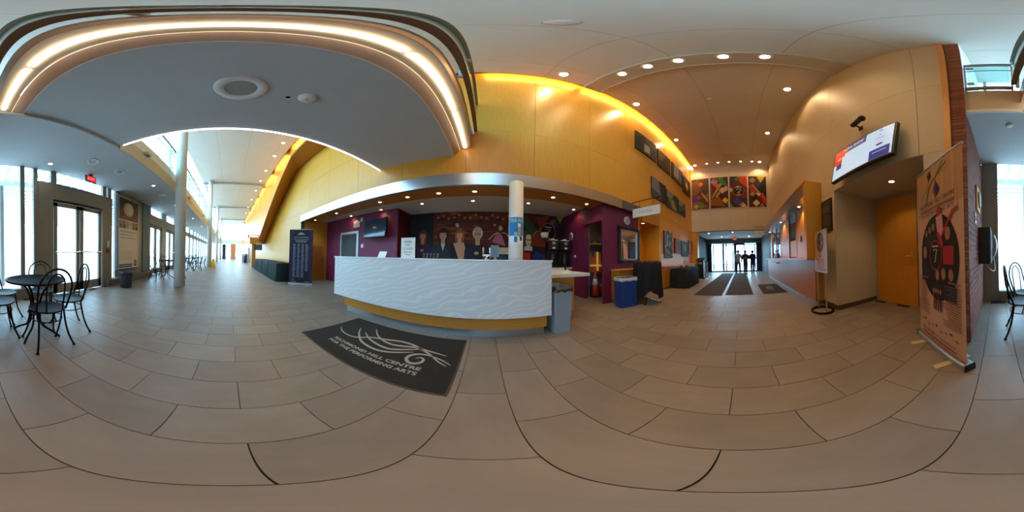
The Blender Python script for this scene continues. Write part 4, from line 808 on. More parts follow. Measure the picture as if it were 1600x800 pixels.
# ================================================================ PAINTINGS AND POSTERS
def canvas(lab, x0, x1, z0, z1, draw, group, y=WY - .015):
    t = thing('canvas_print', lab, 'painting', ((x0 + x1) / 2, y, (z0 + z1) / 2), 0, group); w, h = (x1 - x0) / 2, (z1 - z0) / 2
    B((-w, -.045, -h), (w, 0, h)).build('stretcher', 'black', t); q = Print(-.0455); draw(q, w, h); q.build('picture_print', t, 'printm')
def dr(bgc, shapes):
    def f(q, w, h):
        q.rect(-w, -h, w, h, bgc)
        for pts, c in shapes: q.poly([(a * w, b * h) for a, b in pts], c)
    return f
G = 'photographs on the wood wall'
canvas('dark upper photograph with a pale square at its middle', 3.77, 4.97, 4.97, 5.9, dr('#2c2622', [([(-.3, 1), (1, 1), (1, .2), (-.1, .4)], '#5a4c3e'), ([(-.25, -.75), (.3, -.7), (.3, .1), (-.25, .1)], '#a8987c'), ([(-1, -1), (-.3, -1), (-.3, -.2), (-1, .2)], '#1c1816')]), G)
canvas('brown blurred upper photograph, second in the top row', 5.12, 6.16, 4.92, 5.84, dr('#3a2a1e', [([(-1, 1), (.2, 1), (-.4, -.2), (-1, -.3)], '#6c5238'), ([(.2, -.9), (1, -.6), (1, .3), (.4, .4)], '#4e3824')]), G)
canvas('upper photograph of a pale waterfall, third in the top row', 6.34, 7.62, 4.92, 5.86, dr('#4a3c30', [([(-.6, 1), (.3, 1), (.1, -.8), (-.7, -.9)], '#a08e7c'), ([(.4, 1), (.6, 1), (.6, -1), (.35, -1)], '#7a6a5a'), ([(-1, -1), (1, -1), (1, -.7), (-1, -.6)], '#2a221c')]), G)
canvas('dark upper photograph with a golden flower, nearest the posters', 7.74, 8.85, 4.75, 5.78, dr('#2a1c12', [([(-.5, .1), (0, .8), (.5, .1), (0, -.6)], '#c08a2c'), ([(-.2, .1), (0, .4), (.2, .1), (0, -.2)], '#f0d070'), ([(-.8, .5), (-.4, .8), (-.3, .3)], '#8a5a1c')]), G)
canvas('lower photograph split between pale sky and dark rock', 4.64, 5.7, 3.33, 4.15, dr('#7d7474', [([(-.1, 1), (1, 1), (1, -1), (.3, -1)], '#2c2626'), ([(-1, -1), (.3, -1), (0, -.4), (-1, -.2)], '#4a4444')]), G)
canvas('lower photograph of a green valley road, middle of its row', 5.78, 6.95, 3.27, 4.06, dr('#3c3a2a', [([(-1, 1), (.3, 1), (-.2, .2), (-1, .1)], '#8a8478'), ([(-.8, .2), (.3, .3), (.8, -.9), (-.2, -.9)], '#73742e'), ([(-.3, .1), (0, .1), (.5, -.9), (.2, -.9)], '#a29a58')]), G)
canvas('lower blue grey photograph of a rocky shore', 7.03, 7.98, 3.3, 4.02, dr('#4c5860', [([(-1, 1), (.4, 1), (0, .4), (-1, .2)], '#8a949a'), ([(-1, -1), (1, -1), (1, .1), (0, -.2)], '#2a3238')]), G)
G2 = 'paintings above the draped table'
def citymap(q, w, h):
    q.rect(-w, -h, w, h, '#6f8a92'); rr = random.Random(5)
    for k in range(60):
        x, z = rr.uniform(-.9, .8) * w, rr.uniform(-.95, .8) * h; q.rect(x, z, x + rr.uniform(.03, .12), z + rr.uniform(.04, .2), rr.choice(['#39505a', '#9fb4b8', '#c9d0cc', '#4a6a74', '#2c3a44', '#8a9a98']))
canvas('pale blue city painting hanging nearest the alcove', 5.5, 6.26, 1.15, 2.2, citymap, G2)
canvas('pink and blue abstract painting, second from the alcove', 6.5, 7.25, 1.35, 2.03, dr('#9a8a94', [([(-1, 1), (-.6, 1), (-.7, -1), (-1, -1)], '#a8443c'), ([(-.2, .6), (.9, .8), (.9, -.4), (0, -.7)], '#6c8496')]), G2)
canvas('blue abstract painting with a pale ring, third from the alcove', 7.34, 8.3, 1.22, 2.0, dr('#587a88', [([(-.5, .1), (0, .7), (.5, .1), (0, -.5)], '#8aa4aa'), ([(-.25, .1), (0, .4), (.25, .1), (0, -.2)], '#a89c80')]), G2)
canvas('pale pink painting nearest the entrance', 8.4, 9.1, 1.36, 2.14, dr('#b59a92', [([(.4, 1), (1, 1), (1, -1), (.6, -1)], '#8a3428'), ([(-.8, .2), (.2, .6), (.1, -.7)], '#c9b8b0')]), G2)
def poster(lab, y0, y1, draw):
    w, h = (y0 - y1) / 2, 1.05; t = thing('wall_poster', lab, 'poster', (PX - .013, (y0 + y1) / 2, 5.1), -pi / 2, 'poster wall prints'); B((-w, -.02, -h), (w, 0, h)).build('board', 'white', t); q = Print(-.0205); draw(q, w - .01, h - .01); q.build('poster_print', t, 'printm')
    for s in (-1, 1): B((s * (w + .005) - .02, -.03, -h), (s * (w + .005) + .02, 0, h)).build('edge_strip', 'beige', t)
def shards(bgc, L): 
    def f(q, w, h):
        q.rect(-w, -h, w, h, bgc)
        for it in L:
            if it[0] == 'd': _, a, b, r, c = it; rx = r * w; q.poly([(max(-w, min(w, a * w + x)), max(-h, min(h, b * h + z))) for x, z in ((-rx, 0), (0, -rx), (rx, 0), (0, rx))], c)
            elif it[0] == 'e': _, a, b, r, c = it; q.ell(a * w, b * h, min(r * w, w), min(r * w, w), c)
            else: q.poly([(a * w, b * h) for a, b in it[1]], it[2])
    return f
poster('brown and violet poster next to the wood wall', 2.8, 1.74, shards('#5a3018', [('p', [(-1, 1), (-.2, 1), (.1, .2), (-1, -.3)], '#7a4a22'), ('d', .05, .62, .35, '#c07a24'), ('p', [(.3, .4), (1, .8), (1, -.2), (.5, -.1)], '#4a3420'), ('p', [(.1, .1), (.9, -.4), (.8, -.6), (.2, -.1)], '#c99048'), ('d', .8, -.15, .25, '#7a7030'), ('p', [(-1, 0), (-.3, -.2), (-.2, -.6), (-1, -.5)], '#6a2c5a'), ('d', -.2, -.25, .3, '#6a5a80'), ('p', [(-1, -.55), (0, -.5), (.9, -.9), (-1, -1)], '#8a5038'), ('d', -.5, -.8, .3, '#b59a78'), ('d', .1, -.82, .35, '#4c8a34'), ('p', [(.5, 1), (1, 1), (1, .6)], '#2a2c50'), ('p', [(-1, 1), (-.2, 1), (-.6, .9), (-1, .85)], '#2a1c18')]))
poster('red green and cream diamond poster, second from the wood wall', 1.68, .62, shards('#4a2018', [('p', [(-.2, 1), (.4, 1), (1, .3), (.6, .2), (-.1, .85)], '#2c7a34'), ('d', -.55, .7, .5, '#7a8aa4'), ('e', -.4, .82, .22, '#b02c24'), ('d', -.3, .45, .35, '#d83a1c'), ('p', [(-1, .3), (-.6, .2), (-.9, -.4), (-1, -.3)], '#7a1c1c'), ('p', [(.1, .6), (.3, .5), (-.8, -.4), (-.9, -.35)], '#a89a3c'), ('d', .35, .1, .42, '#d9b08a'), ('d', .75, .2, .4, '#d2a67e'), ('d', .5, .36, .22, '#3a1420'), ('p', [(-.5, -.3), (.1, .15), (.2, 0), (-.3, -.4)], '#b08a34'), ('d', .2, -.28, .3, '#2a1a20'), ('d', .65, -.55, .38, '#e0b818'), ('p', [(-1, -.45), (0, -.3), (.6, -.95), (-1, -.8)], '#8a4a1c'), ('p', [(-1, -.8), (.6, -.95), (.2, -1), (-1, -1)], '#3a1c12'), ('p', [(.8, -.7), (1, -.6), (1, -.95)], '#5c8a2c'), ('p', [(.6, 1), (1, 1), (1, .7)], '#6a1a1c')]))
def emblem(q, w, h):
    shards('#5a1c16', [('p', [(-.2, 1), (1, 1), (1, .2), (.3, .5)], '#c2381a'), ('p', [(-1, 1), (-.1, 1), (-.2, .6), (-1, .5)], '#3a2c1c'), ('e', -.1, .8, .3, '#4a6a2c'), ('d', -.9, .1, .35, '#d2a67e'), ('p', [(.3, .3), (1, .1), (1, -.5), (.4, -.4)], '#7a1c18'), ('p', [(-1, -.5), (1, -.4), (1, -1), (-1, -1)], '#3a2028'), ('d', -.15, -.62, .45, '#2c4e9a'), ('d', .35, -.85, .35, '#a86a7a'), ('p', [(.5, -.7), (1, -1), (.3, -1)], '#d9b49a'), ('p', [(-1, -.7), (-.5, -1), (-1, -1)], '#5c8a4c')])(q, w, h)
    q.ell(0, .02, w * .68, w * .68, '#8a7a5c', 32); q.ell(0, .02, w * .62, w * .62, '#100d0e', 32); q.stroke([(-.12, .12), (.14, .16), (0, -.2)], .06, '#c9b89a'); q.stroke([(-.1, -.12), (.16, .06)], .05, '#b06a3a'); q.poly([(-.2, .24), (.2, .24), (.05, .31), (-.08, .33)], '#c9c0b0'); q.rect(-.3, -.0, -.14, .015, '#8a8478'); q.rect(.14, -.0, .3, .015, '#8a8478'); q.rect(-.15, -.27, .15, -.23, '#b9b0a4')
poster('red poster with a round black emblem, third from the wood wall', .57, -.45, emblem)
poster('dark poster with red and yellow diamonds next to the box office wall', -.5, -1.55, shards('#3a1c1a', [('p', [(-.1, 1), (.9, 1), (.35, .55)], '#b59a24'), ('d', -.55, .7, .4, '#a8642c'), ('p', [(-.6, .5), (.0, .8), (.3, .3), (-.2, .1)], '#2c2a44'), ('p', [(.0, .1), (.9, .9), (1, .8), (1, -.3), (.6, -.4)], '#14120f'), ('p', [(-1, .3), (-.5, .5), (.2, -.1), (-.6, -.3)], '#9a3a1c'), ('p', [(-.6, .4), (-.5, .4), (.3, -.1), (.1, -.12)], '#c08a54'), ('d', -.55, -.2, .35, '#b0843c'), ('p', [(-.2, -.13), (.4, -.13), (.15, -.35)], '#e0c8b4'), ('p', [(.35, -.15), (.6, -.1), (1, -.55), (1, -.95), (.2, -.4)], '#c2281a'), ('d', -.25, -.45, .5, '#1c1624'), ('d', .2, -.5, .4, '#5a1424'), ('d', -.15, -.75, .42, '#e2c894'), ('p', [(.2, -.95), (.5, -.7), (.8, -1), (.2, -1)], '#8a7a3c')]))

# ================================================================ BOX OFFICE
t = thing('box_office', 'timber box office front with lit ticket windows and steel header', 'box office', (6.05, BY + .012, 0), pi)
# local: +x runs towards the camera end (world -x); local -y out of the wall
def bo(a, b, nm, m, **k): return B((6.05 - a[0], -(a[1] - BY - .012), a[2]), (6.05 - b[0], -(b[1] - BY - .012), b[2])).build(nm, m, t, **k)
bo((3.1, BY + .02, 1.02), (3.22, -1.33, 2.74), 'end_panel', 'wood'); bo((3.22, BY + .02, 2.43), (9.0, -1.33, 2.74), 'header', 'steel'); bo((3.1, BY + .02, 2.74), (9.0, -1.31, 2.78), 'header_cap', 'wood')
bo((3.1, BY + .02, .1), (9.0, -1.5, 1.0), 'base', 'woodh'); bo((3.12, BY + .02, 0), (9.0, -1.53, .1), 'plinth', 'steel'); bo((3.22, BY + .02, 1.0), (9.0, -1.36, 1.045), 'sill', 'wood'); bo((5.6, -1.36, .86), (6.6, -1.22, .9), 'writing_shelf', 'woodh')
for a, b in ((3.22, 4.62), (5.46, 6.62), (8.55, 9.0)): bo((a, BY + .02, 1.045), (b, BY + .06, 2.43), 'window_pier', 'wood')
for a, b in ((4.62, 5.46), (6.62, 8.55)):
    bo((a, BY + .018, 1.045), (b, BY + .024, 2.43), 'dark_interior', 'slate'); o = bo((a, BY + .035, 1.045), (b, BY + .04, 2.43), 'window_pane', 'glass'); bo((a, BY + .03, 1.045), (a + .06, BY + .07, 2.43), 'window_post', 'woodh'); bo((b - .06, BY + .03, 1.045), (b, BY + .07, 2.43), 'window_post', 'woodh')
bo((4.75, BY + .042, 1.08), (5.3, BY + .05, 1.6), 'paper_notice', 'white'); bo((7.5, BY + .03, 1.045), (7.56, BY + .06, 2.43), 'window_post', 'woodh'); bo((4.2, BY + .061, 1.5), (4.32, BY + .07, 1.66), 'card_reader', 'slate')
MB().text('BOX OFFICE', .17, (6.05 - 4.55, -.29, 2.79), sx=1.15).build('lettering', 'black', t)
for k, x in enumerate((4.0, 6.0, 8.4)): downlight((x, -1.52, 2.429), 'small downlight under the box office header, %s from the sign stand' % ORD[k], 'box office downlights', 18, (1, .74, .32), .05, 130)
t = thing('leaflet_rack', 'small rack of leaflets standing on the box office sill', 'leaflets', (6.9, -1.47, 1.045), pi); B((-.15, -.06, 0), (.15, .06, .02)).build('tray', 'black', t)
for k in range(4): MB().prism([(-.13 + k * .07, -.05, .02), (-.07 + k * .07, -.05, .02), (-.07 + k * .07, .02, .24), (-.13 + k * .07, .02, .24)], (0, .012, 0)).build('leaflet', ['white', 'black', 'white', 'blue'][k], t)
# mirror image advert on glazed wall
t = thing('framed_advert', 'tall framed advert with a brown photograph and pale lower half by the first doors', 'advert', (-4.75, -3.38, .46), pi)
B((-.64, -.02, -.02), (.64, .06, 2.62)).build('frame', 'black', t); mb = B((-.62, -.035, 0), (-.585, -.02, 2.6)); mb.box((.585, -.035, 0), (.62, -.02, 2.6)); mb.box((-.62, -.035, 2.56), (.62, -.02, 2.6)); mb.build('bright_edge', 'alu', t)
q = Print(-.021); q.rect(-.58, .02, .58, 2.54, '#d9cfc6'); q.rect(-.58, 1.72, .58, 2.5, '#5a3424'); q.poly([(-.58, 2.5), (.58, 2.5), (.58, 2.3), (-.58, 2.1)], '#3a2018'); q.ell(-.02, 2.12, .3, .26, '#c9a88c', 24); q.ell(.05, 2.15, .2, .2, '#e0ccb4', 24); q.poly([(-.58, 1.72), (-.2, 1.9), (.2, 1.85), (.58, 2.0), (.58, 1.72)], '#7d4a2c'); q.rect(.3, 1.85, .42, 2.2, '#6c3c28')
for k, c in enumerate(('#6a4a40', '#3a3438', '#a89488', '#c9bdb4', '#6a5048', '#2c2426')): q.rect(-.56 + k * .19, 1.42, -.4 + k * .19, 1.68, c); q.ell(-.48 + k * .19, 1.6, .05, .06, '#b08a74', 10)
q.lines(-.5, .5, 1.32, 3, .11, .03, '#9a94a0', .35); q.lines(-.5, .3, .62, 9, .035, .01, '#b0a8a4', .2); q.rect(-.56, .06, .2, .18, '#3c5a94'); q.lines(-.5, .14, .135, 1, .02, .025, '#a8bcdc', 0); q.rect(.34, .08, .5, .3, '#5a4448'); q.rect(.38, .14, .46, .26, '#b89a4a'); q.build('advert_print', t)
t = thing('fire_pull', 'red fire alarm pull with a white card beside the first doors', 'alarm', (-3.72, GY + .07, 1.1), pi); B((-.06, -.05, -.08), (.06, 0, .06)).build('red_case', mat('alarm_red', '#a02a20', .4), t, bevel=.006); B((-.04, -.02, .1), (.04, 0, .3)).build('card', 'white', t)

# ================================================================ BRICK PIER THINGS
t = thing('pay_phone', 'black wall telephone with chrome handset on the brick pier', 'telephone', (.30, -2.78, 1.18), -pi / 2); B((-.17, -.2, -.3), (.17, -.0, .3)).build('case', 'black', t, bevel=.012); B((-.14, -.21, -.27), (.14, -.2, .27)).build('face_plate', 'slate', t)
o = MB().tube(bez((.1, -.235, .18), (.1, -.3, .12), (.1, -.3, -.12), (.1, -.235, -.18)), .018, 8).build('handset', 'chrome', t, True)
for k in range(12): B((-.1 + (k % 3) * .05, -.216, .12 - (k // 3) * .05), (-.07 + (k % 3) * .05, -.21, .15 - (k // 3) * .05)).build('key', 'alu', t)
MB().tube(bez((.1, -.23, -.18), (.12, -.3, -.5), (-.05, -.25, -.5), (-.05, -.1, -.3)), .006, 6).build('cord', 'chrome', t)
t = thing('wall_plaque', 'timber plaque with a dark round medallion on the brick pier', 'plaque', (.30, -2.55, 1.92), -pi / 2); B((-.2, -.03, -.2), (.2, 0, .2)).build('board', 'wood', t, bevel=.008); mb = MB().lathe([(.14, 0), (.14, .02), (.1, .03)], n=24); mb.v = [(v[0], -v[2] - .03, v[1]) for v in mb.v]; mb.f = [f[::-1] for f in mb.f]; mb.build('medallion', 'brown', t, True)
t = thing('switch_plate', 'small brass switch plate below the plaque on the brick pier', 'switch', (.30, -2.25, 1.55), -pi / 2); B((-.08, -.015, -.08), (.08, 0, .08)).build('plate', mat('brass', '#9a7a48', .4, .6), t, bevel=.004); B((-.02, -.025, -.03), (.02, -.015, .03)).build('switch', 'brown', t)

# ================================================================ CLOSET CONTENTS
t = thing('closet_shelf', 'timber shelf in the closet', 'shelf', (3.28, 3.9, 1.53)); B((-.5, -.38, 0), (.45, .38, .03)).build('board', 'woodh', t); 
for x in (-.4, .35): B((x, .3, -.05), (x + .03, .39, 0)).build('bracket', 'alu', t)
for k in range(3):
    t = thing('hard_hat', 'black hard hat on the closet shelf, %s from the door jamb' % ORD[k], 'helmet', (2.95 + k * .29, 3.72 + .08 * k, 1.56), 0, 'closet hard hats'); MB().lathe([(.13, 0), (.14, .012), (.11, .02), (.105, .07), (.07, .12), (.02, .135)], n=20).build('shell', 'black', t, True); B((-.012, -.1, .1), (.012, .1, .138)).build('ridge', 'black', t)
def vest(lab, loc, rz, m, s=1):
    t = thing('safety_vest', lab, 'vest', loc, rz, 'closet safety vests')
    prof = [(-.2, -.6), (-.26, -.3), (-.25, -.02), (-.14, .05), (-.06, -.02), (0, -.14), (.06, -.02), (.14, .05), (.25, -.02), (.26, -.3), (.2, -.6)]
    mb = MB(); n = len(prof); vs = [(x * s, -.05 + .05 * abs(x) * 4 * .5, z * s) for x, z in prof] + [(x * s, .05 - .02 * abs(x), z * s) for x, z in prof]
    mb.add(vs, [tuple(range(n))[::-1], tuple(range(n, 2 * n))] + [(i, (i + 1) % n, n + (i + 1) % n, n + i) for i in range(n)]); mb.build('vest_body', m, t)
    for x in (-.14, .14): B(((x - .03) * s, -.065, -.55 * s), ((x + .03) * s, -.05, .03 * s)).build('stripe', 'lime', t)
    B((-.24 * s, -.068, -.42 * s), (.24 * s, -.06, -.36 * s)).build('stripe', 'lime', t); MB().tube([(0, 0, .16), (.03, 0, .13), (0, 0, .06), (-.14 * s, 0, .02), (.14 * s, 0, .02), (0, 0, .06)], .006).build('hanger', 'alu', t)
vest('orange safety vest with yellow stripes hanging nearest the door jamb', (3.0, 3.85, 1.3), R(-40), 'orange', .95); vest('orange safety vest hanging deeper in the closet', (3.42, 3.95, 1.3), R(-40), 'orange', 1)
def cone(lab, loc, h):
    t = thing('traffic_cone', lab, 'traffic cone', loc, 0, 'closet cones'); B((-h * .24, -h * .24, 0), (h * .24, h * .24, .03)).build('base', 'black', t); MB().lathe([(h * .18, .03), (h * .04, h), (h * .025, h)], n=20).build('cone_body', 'orange', t, True); MB().lathe([(h * .118, h * .5), (h * .083, h * .74)], n=20).build('white_band', 'white', t, True)
cone('orange traffic cone with white band on the closet floor', (3.02, 3.78, 0), .72); cone('small orange cone behind the larger one in the closet', (3.4, 3.95, 0), .45)
t = thing('storage_crate', 'dark crate of oddments on the closet floor', 'crate', (2.97, 4.12, 0)); mb = B((-.14, -.14, 0), (.14, .14, .03)); [mb.box(a, b) for a, b in (((-.14, -.14, 0), (-.12, .14, .3)), ((.12, -.14, 0), (.14, .14, .3)), ((-.14, -.14, 0), (.14, -.12, .3)), ((-.14, .12, 0), (.14, .14, .3)))]; mb.build('crate_body', 'slate', t); B((-.08, -.08, .03), (.08, .06, .34)).build('contents', 'greybin', t)

# ================================================================ CAFE FURNITURE
def make_chair():
    t = thing('bistro_chair', 'x', 'chair', (0, 0, 0), 0)
    r = .195
    MB().lathe([(r, .44), (r + .008, .45), (r, .458), (r - .012, .452)], n=28).build('seat_rim', 'iron', t, True)
    mb = MB()
    for k in range(-8, 9):
        x = k * .022; L = math.sqrt(max(0, (r - .008) ** 2 - x * x)); mb.box((x - .005, -L, .447), (x + .005, L, .451)); mb.box((-L, x - .005, .4455), (L, x + .005, .4475))
    mb.build('seat_mesh', 'iron', t)['kind'] = 'stuff'
    hoop = [(-.17, .11, .44), (-.185, .17, .6)] + [(-.19 * cos(pi * k / 12), .2 + .03 * sin(pi * k / 12), .70 + .2 * sin(pi * k / 12)) for k in range(13)] + [(.185, .17, .6), (.17, .11, .44)]
    MB().tube(hoop, .0115, 8).build('back_hoop', 'iron', t, True)
    MB().tube([(-.09, .17, .45), (-.1, .19, .62)] + [(-.1 * cos(pi * k / 10), .205 + .025 * sin(pi * k / 10), .72 + .13 * sin(pi * k / 10)) for k in range(11)] + [(.1, .19, .62), (.09, .17, .45)], .009, 8).build('inner_hoop', 'iron', t, True)
    for sx in (-1, 1):
        for sy in (-1, 1):
            top = (sx * .145, sy * (.12 if sy < 0 else .11), .445); o = MB().tube(bez(top, (sx * .15, sy * .13, .28), (sx * .16, sy * .15, .14), (sx * .205, sy * .215, .008), 8), .0115, 8).build('leg', 'iron', t, True); MB().lathe([(.02, 0), (.02, .006), (.01, .012)], (sx * .205, sy * .215, 0), 10).build('foot_pad', 'iron', o)
    MB().tube([(.165 * cos(2 * pi * k / 24), .165 * sin(2 * pi * k / 24), .33) for k in range(24)], .006, 6, True).build('stretcher_ring', 'iron', t, True)
    return t
def make_table():
    t = thing('bistro_table', 'x', 'table')
    MB().lathe([(.34, .72), (.36, .725), (.36, .742), (.34, .748), (.33, .742)], n=40).build('table_rim', 'iron', t, True); MB().lathe([(.335, .732), (.335, .742)], n=40).build('table_top', mat('table_brown', '#2e2722', .55, 0, spec=.25), t)
    for k in range(4):
        a = R(45 + 90 * k); c, s = cos(a), sin(a); MB().tube(bez((.24 * c, .24 * s, .725), (.0, .0, .6), (.06 * c, .06 * s, .3), (.06 * c, .06 * s, .22), 8) + bez((.06 * c, .06 * s, .22), (.07 * c, .07 * s, .1), (.2 * c, .2 * s, .12), (.3 * c, .3 * s, .01), 8)[1:], .014, 8).build('leg', 'iron', t, True)
    MB().tube([(.06 * cos(2 * pi * k / 16), .06 * sin(2 * pi * k / 16), .3) for k in range(16)], .007, 6, True).build('brace_ring', 'iron', t, True); return t
ch, tb = make_chair(), make_table(); first = {'c': True, 't': True}
def place(kind, x, y, rz, lab, group):
    src = ch if kind == 'c' else tb; o = src if first[kind] else copy_tree(src); first[kind] = False; o.location = (x, y, 0); o.rotation_euler = (0, 0, rz); o['label'] = lab; o['group'] = group
def face(bx, by): return math.atan2(by, bx) - pi / 2            # direction in which the backrest lies
GC, GT = 'cafe bistro chairs', 'cafe bistro tables'
place('t', -.72, -1.8, 0, 'nearest round iron bistro table beside the brick pier', GT)
for x, y, bx, by, lab in ((-.76, -1.57, -.02, 1, 'iron bistro chair in front of the nearest cafe table'), (-1.17, -1.76, -.92, .3, 'iron bistro chair on the door side of the nearest table'), (-.31, -1.98, 1, -.1, 'iron bistro chair on the brick pier side of the nearest table'), (-.45, -2.4, .75, -.6, 'iron bistro chair by the window at the nearest table, pier side'), (-1.02, -2.32, -.35, -.95, 'iron bistro chair by the window behind the nearest table')): place('c', x, y, face(bx, by), lab, GC)
place('t', -6.1, -2.45, 0, 'round bistro table behind the nearest column', GT)
for x, y, bx, by, lab in ((-5.55, -2.65, .9, -.3, 'bistro chair left of the nearest column with its back to the advert'), (-6.4, -1.95, -.3, .95, 'bistro chair just right of the nearest column'), (-6.6, -2.75, -.8, -.6, 'bistro chair behind the nearest column by the doors')): place('c', x, y, face(bx, by), lab, GC)
for q, x0 in enumerate((-9.5, -11.1)):
    place('t', x0, -2.3, 0, ['third', 'fourth'][q] + ' bistro table from the brick pier, by the second column', GT)
    for k, (dx, dy) in enumerate(((.45, .1), (-.45, -.1), (.05, -.5), (-.05, .48))): place('c', x0 + dx, -2.3 + dy, face(dx, dy), 'bistro chair on the %s side of the %s table' % (['near', 'far', 'window', 'corridor'][k], ['third', 'fourth'][q]), GC)
# wet floor sign
t = thing('wet_floor_sign', 'yellow folding wet floor sign by the second column', 'floor sign', (-11.9, -1.15, 0), R(-80))
for s in (-1, 1): MB().prism([(-.15, s * .16, 0), (.15, s * .16, 0), (.09, s * .012, .62), (-.09, s * .012, .62)], (0, s * .012, 0)).build('leaf', 'yellow', t)
B((-.05, -.015, .6), (.05, .015, .66)).build('grip', 'yellow', t)
# kiosk at the end of the wood wall
t = thing('timber_kiosk', 'orange timber kiosk head and post at the end of the draped tables', 'kiosk', (-12.9, 2.2, 0)); B((-.3, -.6, 1.9), (.3, .62, 2.3)).build('head', 'woodh', t); B((-.12, -.42, 0), (.12, -.12, 1.9)).build('post', 'woodh', t); B((-.35, -.62, 2.3), (.35, .62, 2.36)).build('cap', 'wood', t)
t = thing('lit_sign', 'magenta framed lit sign above the timber kiosk', 'sign', (-12.85, 1.9, 2.37), pi / 2); B((-.45, -.03, 0), (.45, .03, .24)).build('frame', mat('magenta', '#8a1c50', .4), t); B((-.36, -.036, .06), (.36, -.03, .18)).build('lit_face', mat('lit_face', (1, .9, .95), emit=1.6), t)
tv('television', 'small dark television hanging under the timber kiosk head', (-12.55, 2.25, 1.62), pi / 2, .62, .46, R(-6), 'tvoff', None, .06)
# far displays
t = thing('display_banner', 'tall orange display banner at the far end of the corridor', 'banner', (-31.5, .75, 0), pi / 2); B((-.5, -.02, .05), (.5, .02, 2.9)).build('sheet', mat('far_orange', '#d9895a', .7), t); B((-.52, -.1, 0), (.52, .1, .06)).build('base', 'alu', t); MB().tube([(-.51, 0, 2.9), (.51, 0, 2.9)], .02).build('top_rail', 'alu', t)
t = thing('display_banner', 'tall dark display panel at the far end of the corridor', 'banner', (-31.5, -1.0, 0), pi / 2); B((-.36, -.02, .05), (.36, .02, 2.8)).build('sheet', mat('far_dark', '#2a2a4a', .7), t); B((-.4, -.1, 0), (.4, .1, .06)).build('base', 'black', t); MB().tube([(-.37, 0, 2.8), (.37, 0, 2.8)], .02).build('top_rail', 'alu', t)
t = thing('ticket_post', 'dark blue post bin near the far end of the corridor', 'post', (-19.5, 1.95, 0)); MB().lathe([(.2, 0), (.2, 1.0), (.16, 1.05)], n=18).build('body', mat('navy', '#23275a', .5), t, True); MB().lathe([(.21, .9), (.21, .95)], n=18).build('band', 'alu', t)
t = thing('reception_desk', 'pale grey desk with shelves far down the corridor', 'desk', (-22, 2.2, 0)); B((-.5, -.5, 0), (.5, .5, 1.0)).build('body', 'alu', t); B((-.55, -.55, 1.0), (.55, .55, 1.05)).build('top', 'lamin', t); B((-.4, .3, 1.05), (.4, .5, 1.9)).build('shelf_back', 'alu', t)
# podium and stanchions
t = thing('podium', 'black podium with an oval sign at the entrance opening', 'podium', (9.0, 2.28, 0), -pi / 2); B((-.25, -.2, 0), (.25, .2, .05)).build('base', 'black', t); B((-.18, -.14, .05), (.18, .14, 1.0)).build('body', 'black', t); MB().prism([(-.24, -.2, 1.0), (.24, -.2, 1.0), (.24, .22, 1.12), (-.24, .22, 1.12)], (0, 0, .03)).build('desk_top', 'black', t); q = Print(-.145); q.ell(0, .86, .15, .06, '#8a847c', 24); q.ell(0, .86, .12, .04, '#b0a89c', 24); q.build('oval_sign', t)
for k, (x, y) in enumerate(((8.6, 1.95), (9.75, 2.05))):
    t = thing('stanchion', 'chrome queue post %s the black podium' % ['in front of', 'behind'][k], 'stanchion', (x, y, 0), 0, 'queue posts'); MB().lathe([(.16, 0), (.16, .015), (.03, .03)], n=24).build('base', 'chrome', t, True); MB().tube([(0, 0, .02), (0, 0, .95)], .026, 12).build('post', 'chrome', t); MB().lathe([(.034, .9), (.034, .97), (.02, .985)], n=16).build('belt_head', 'black', t, True)

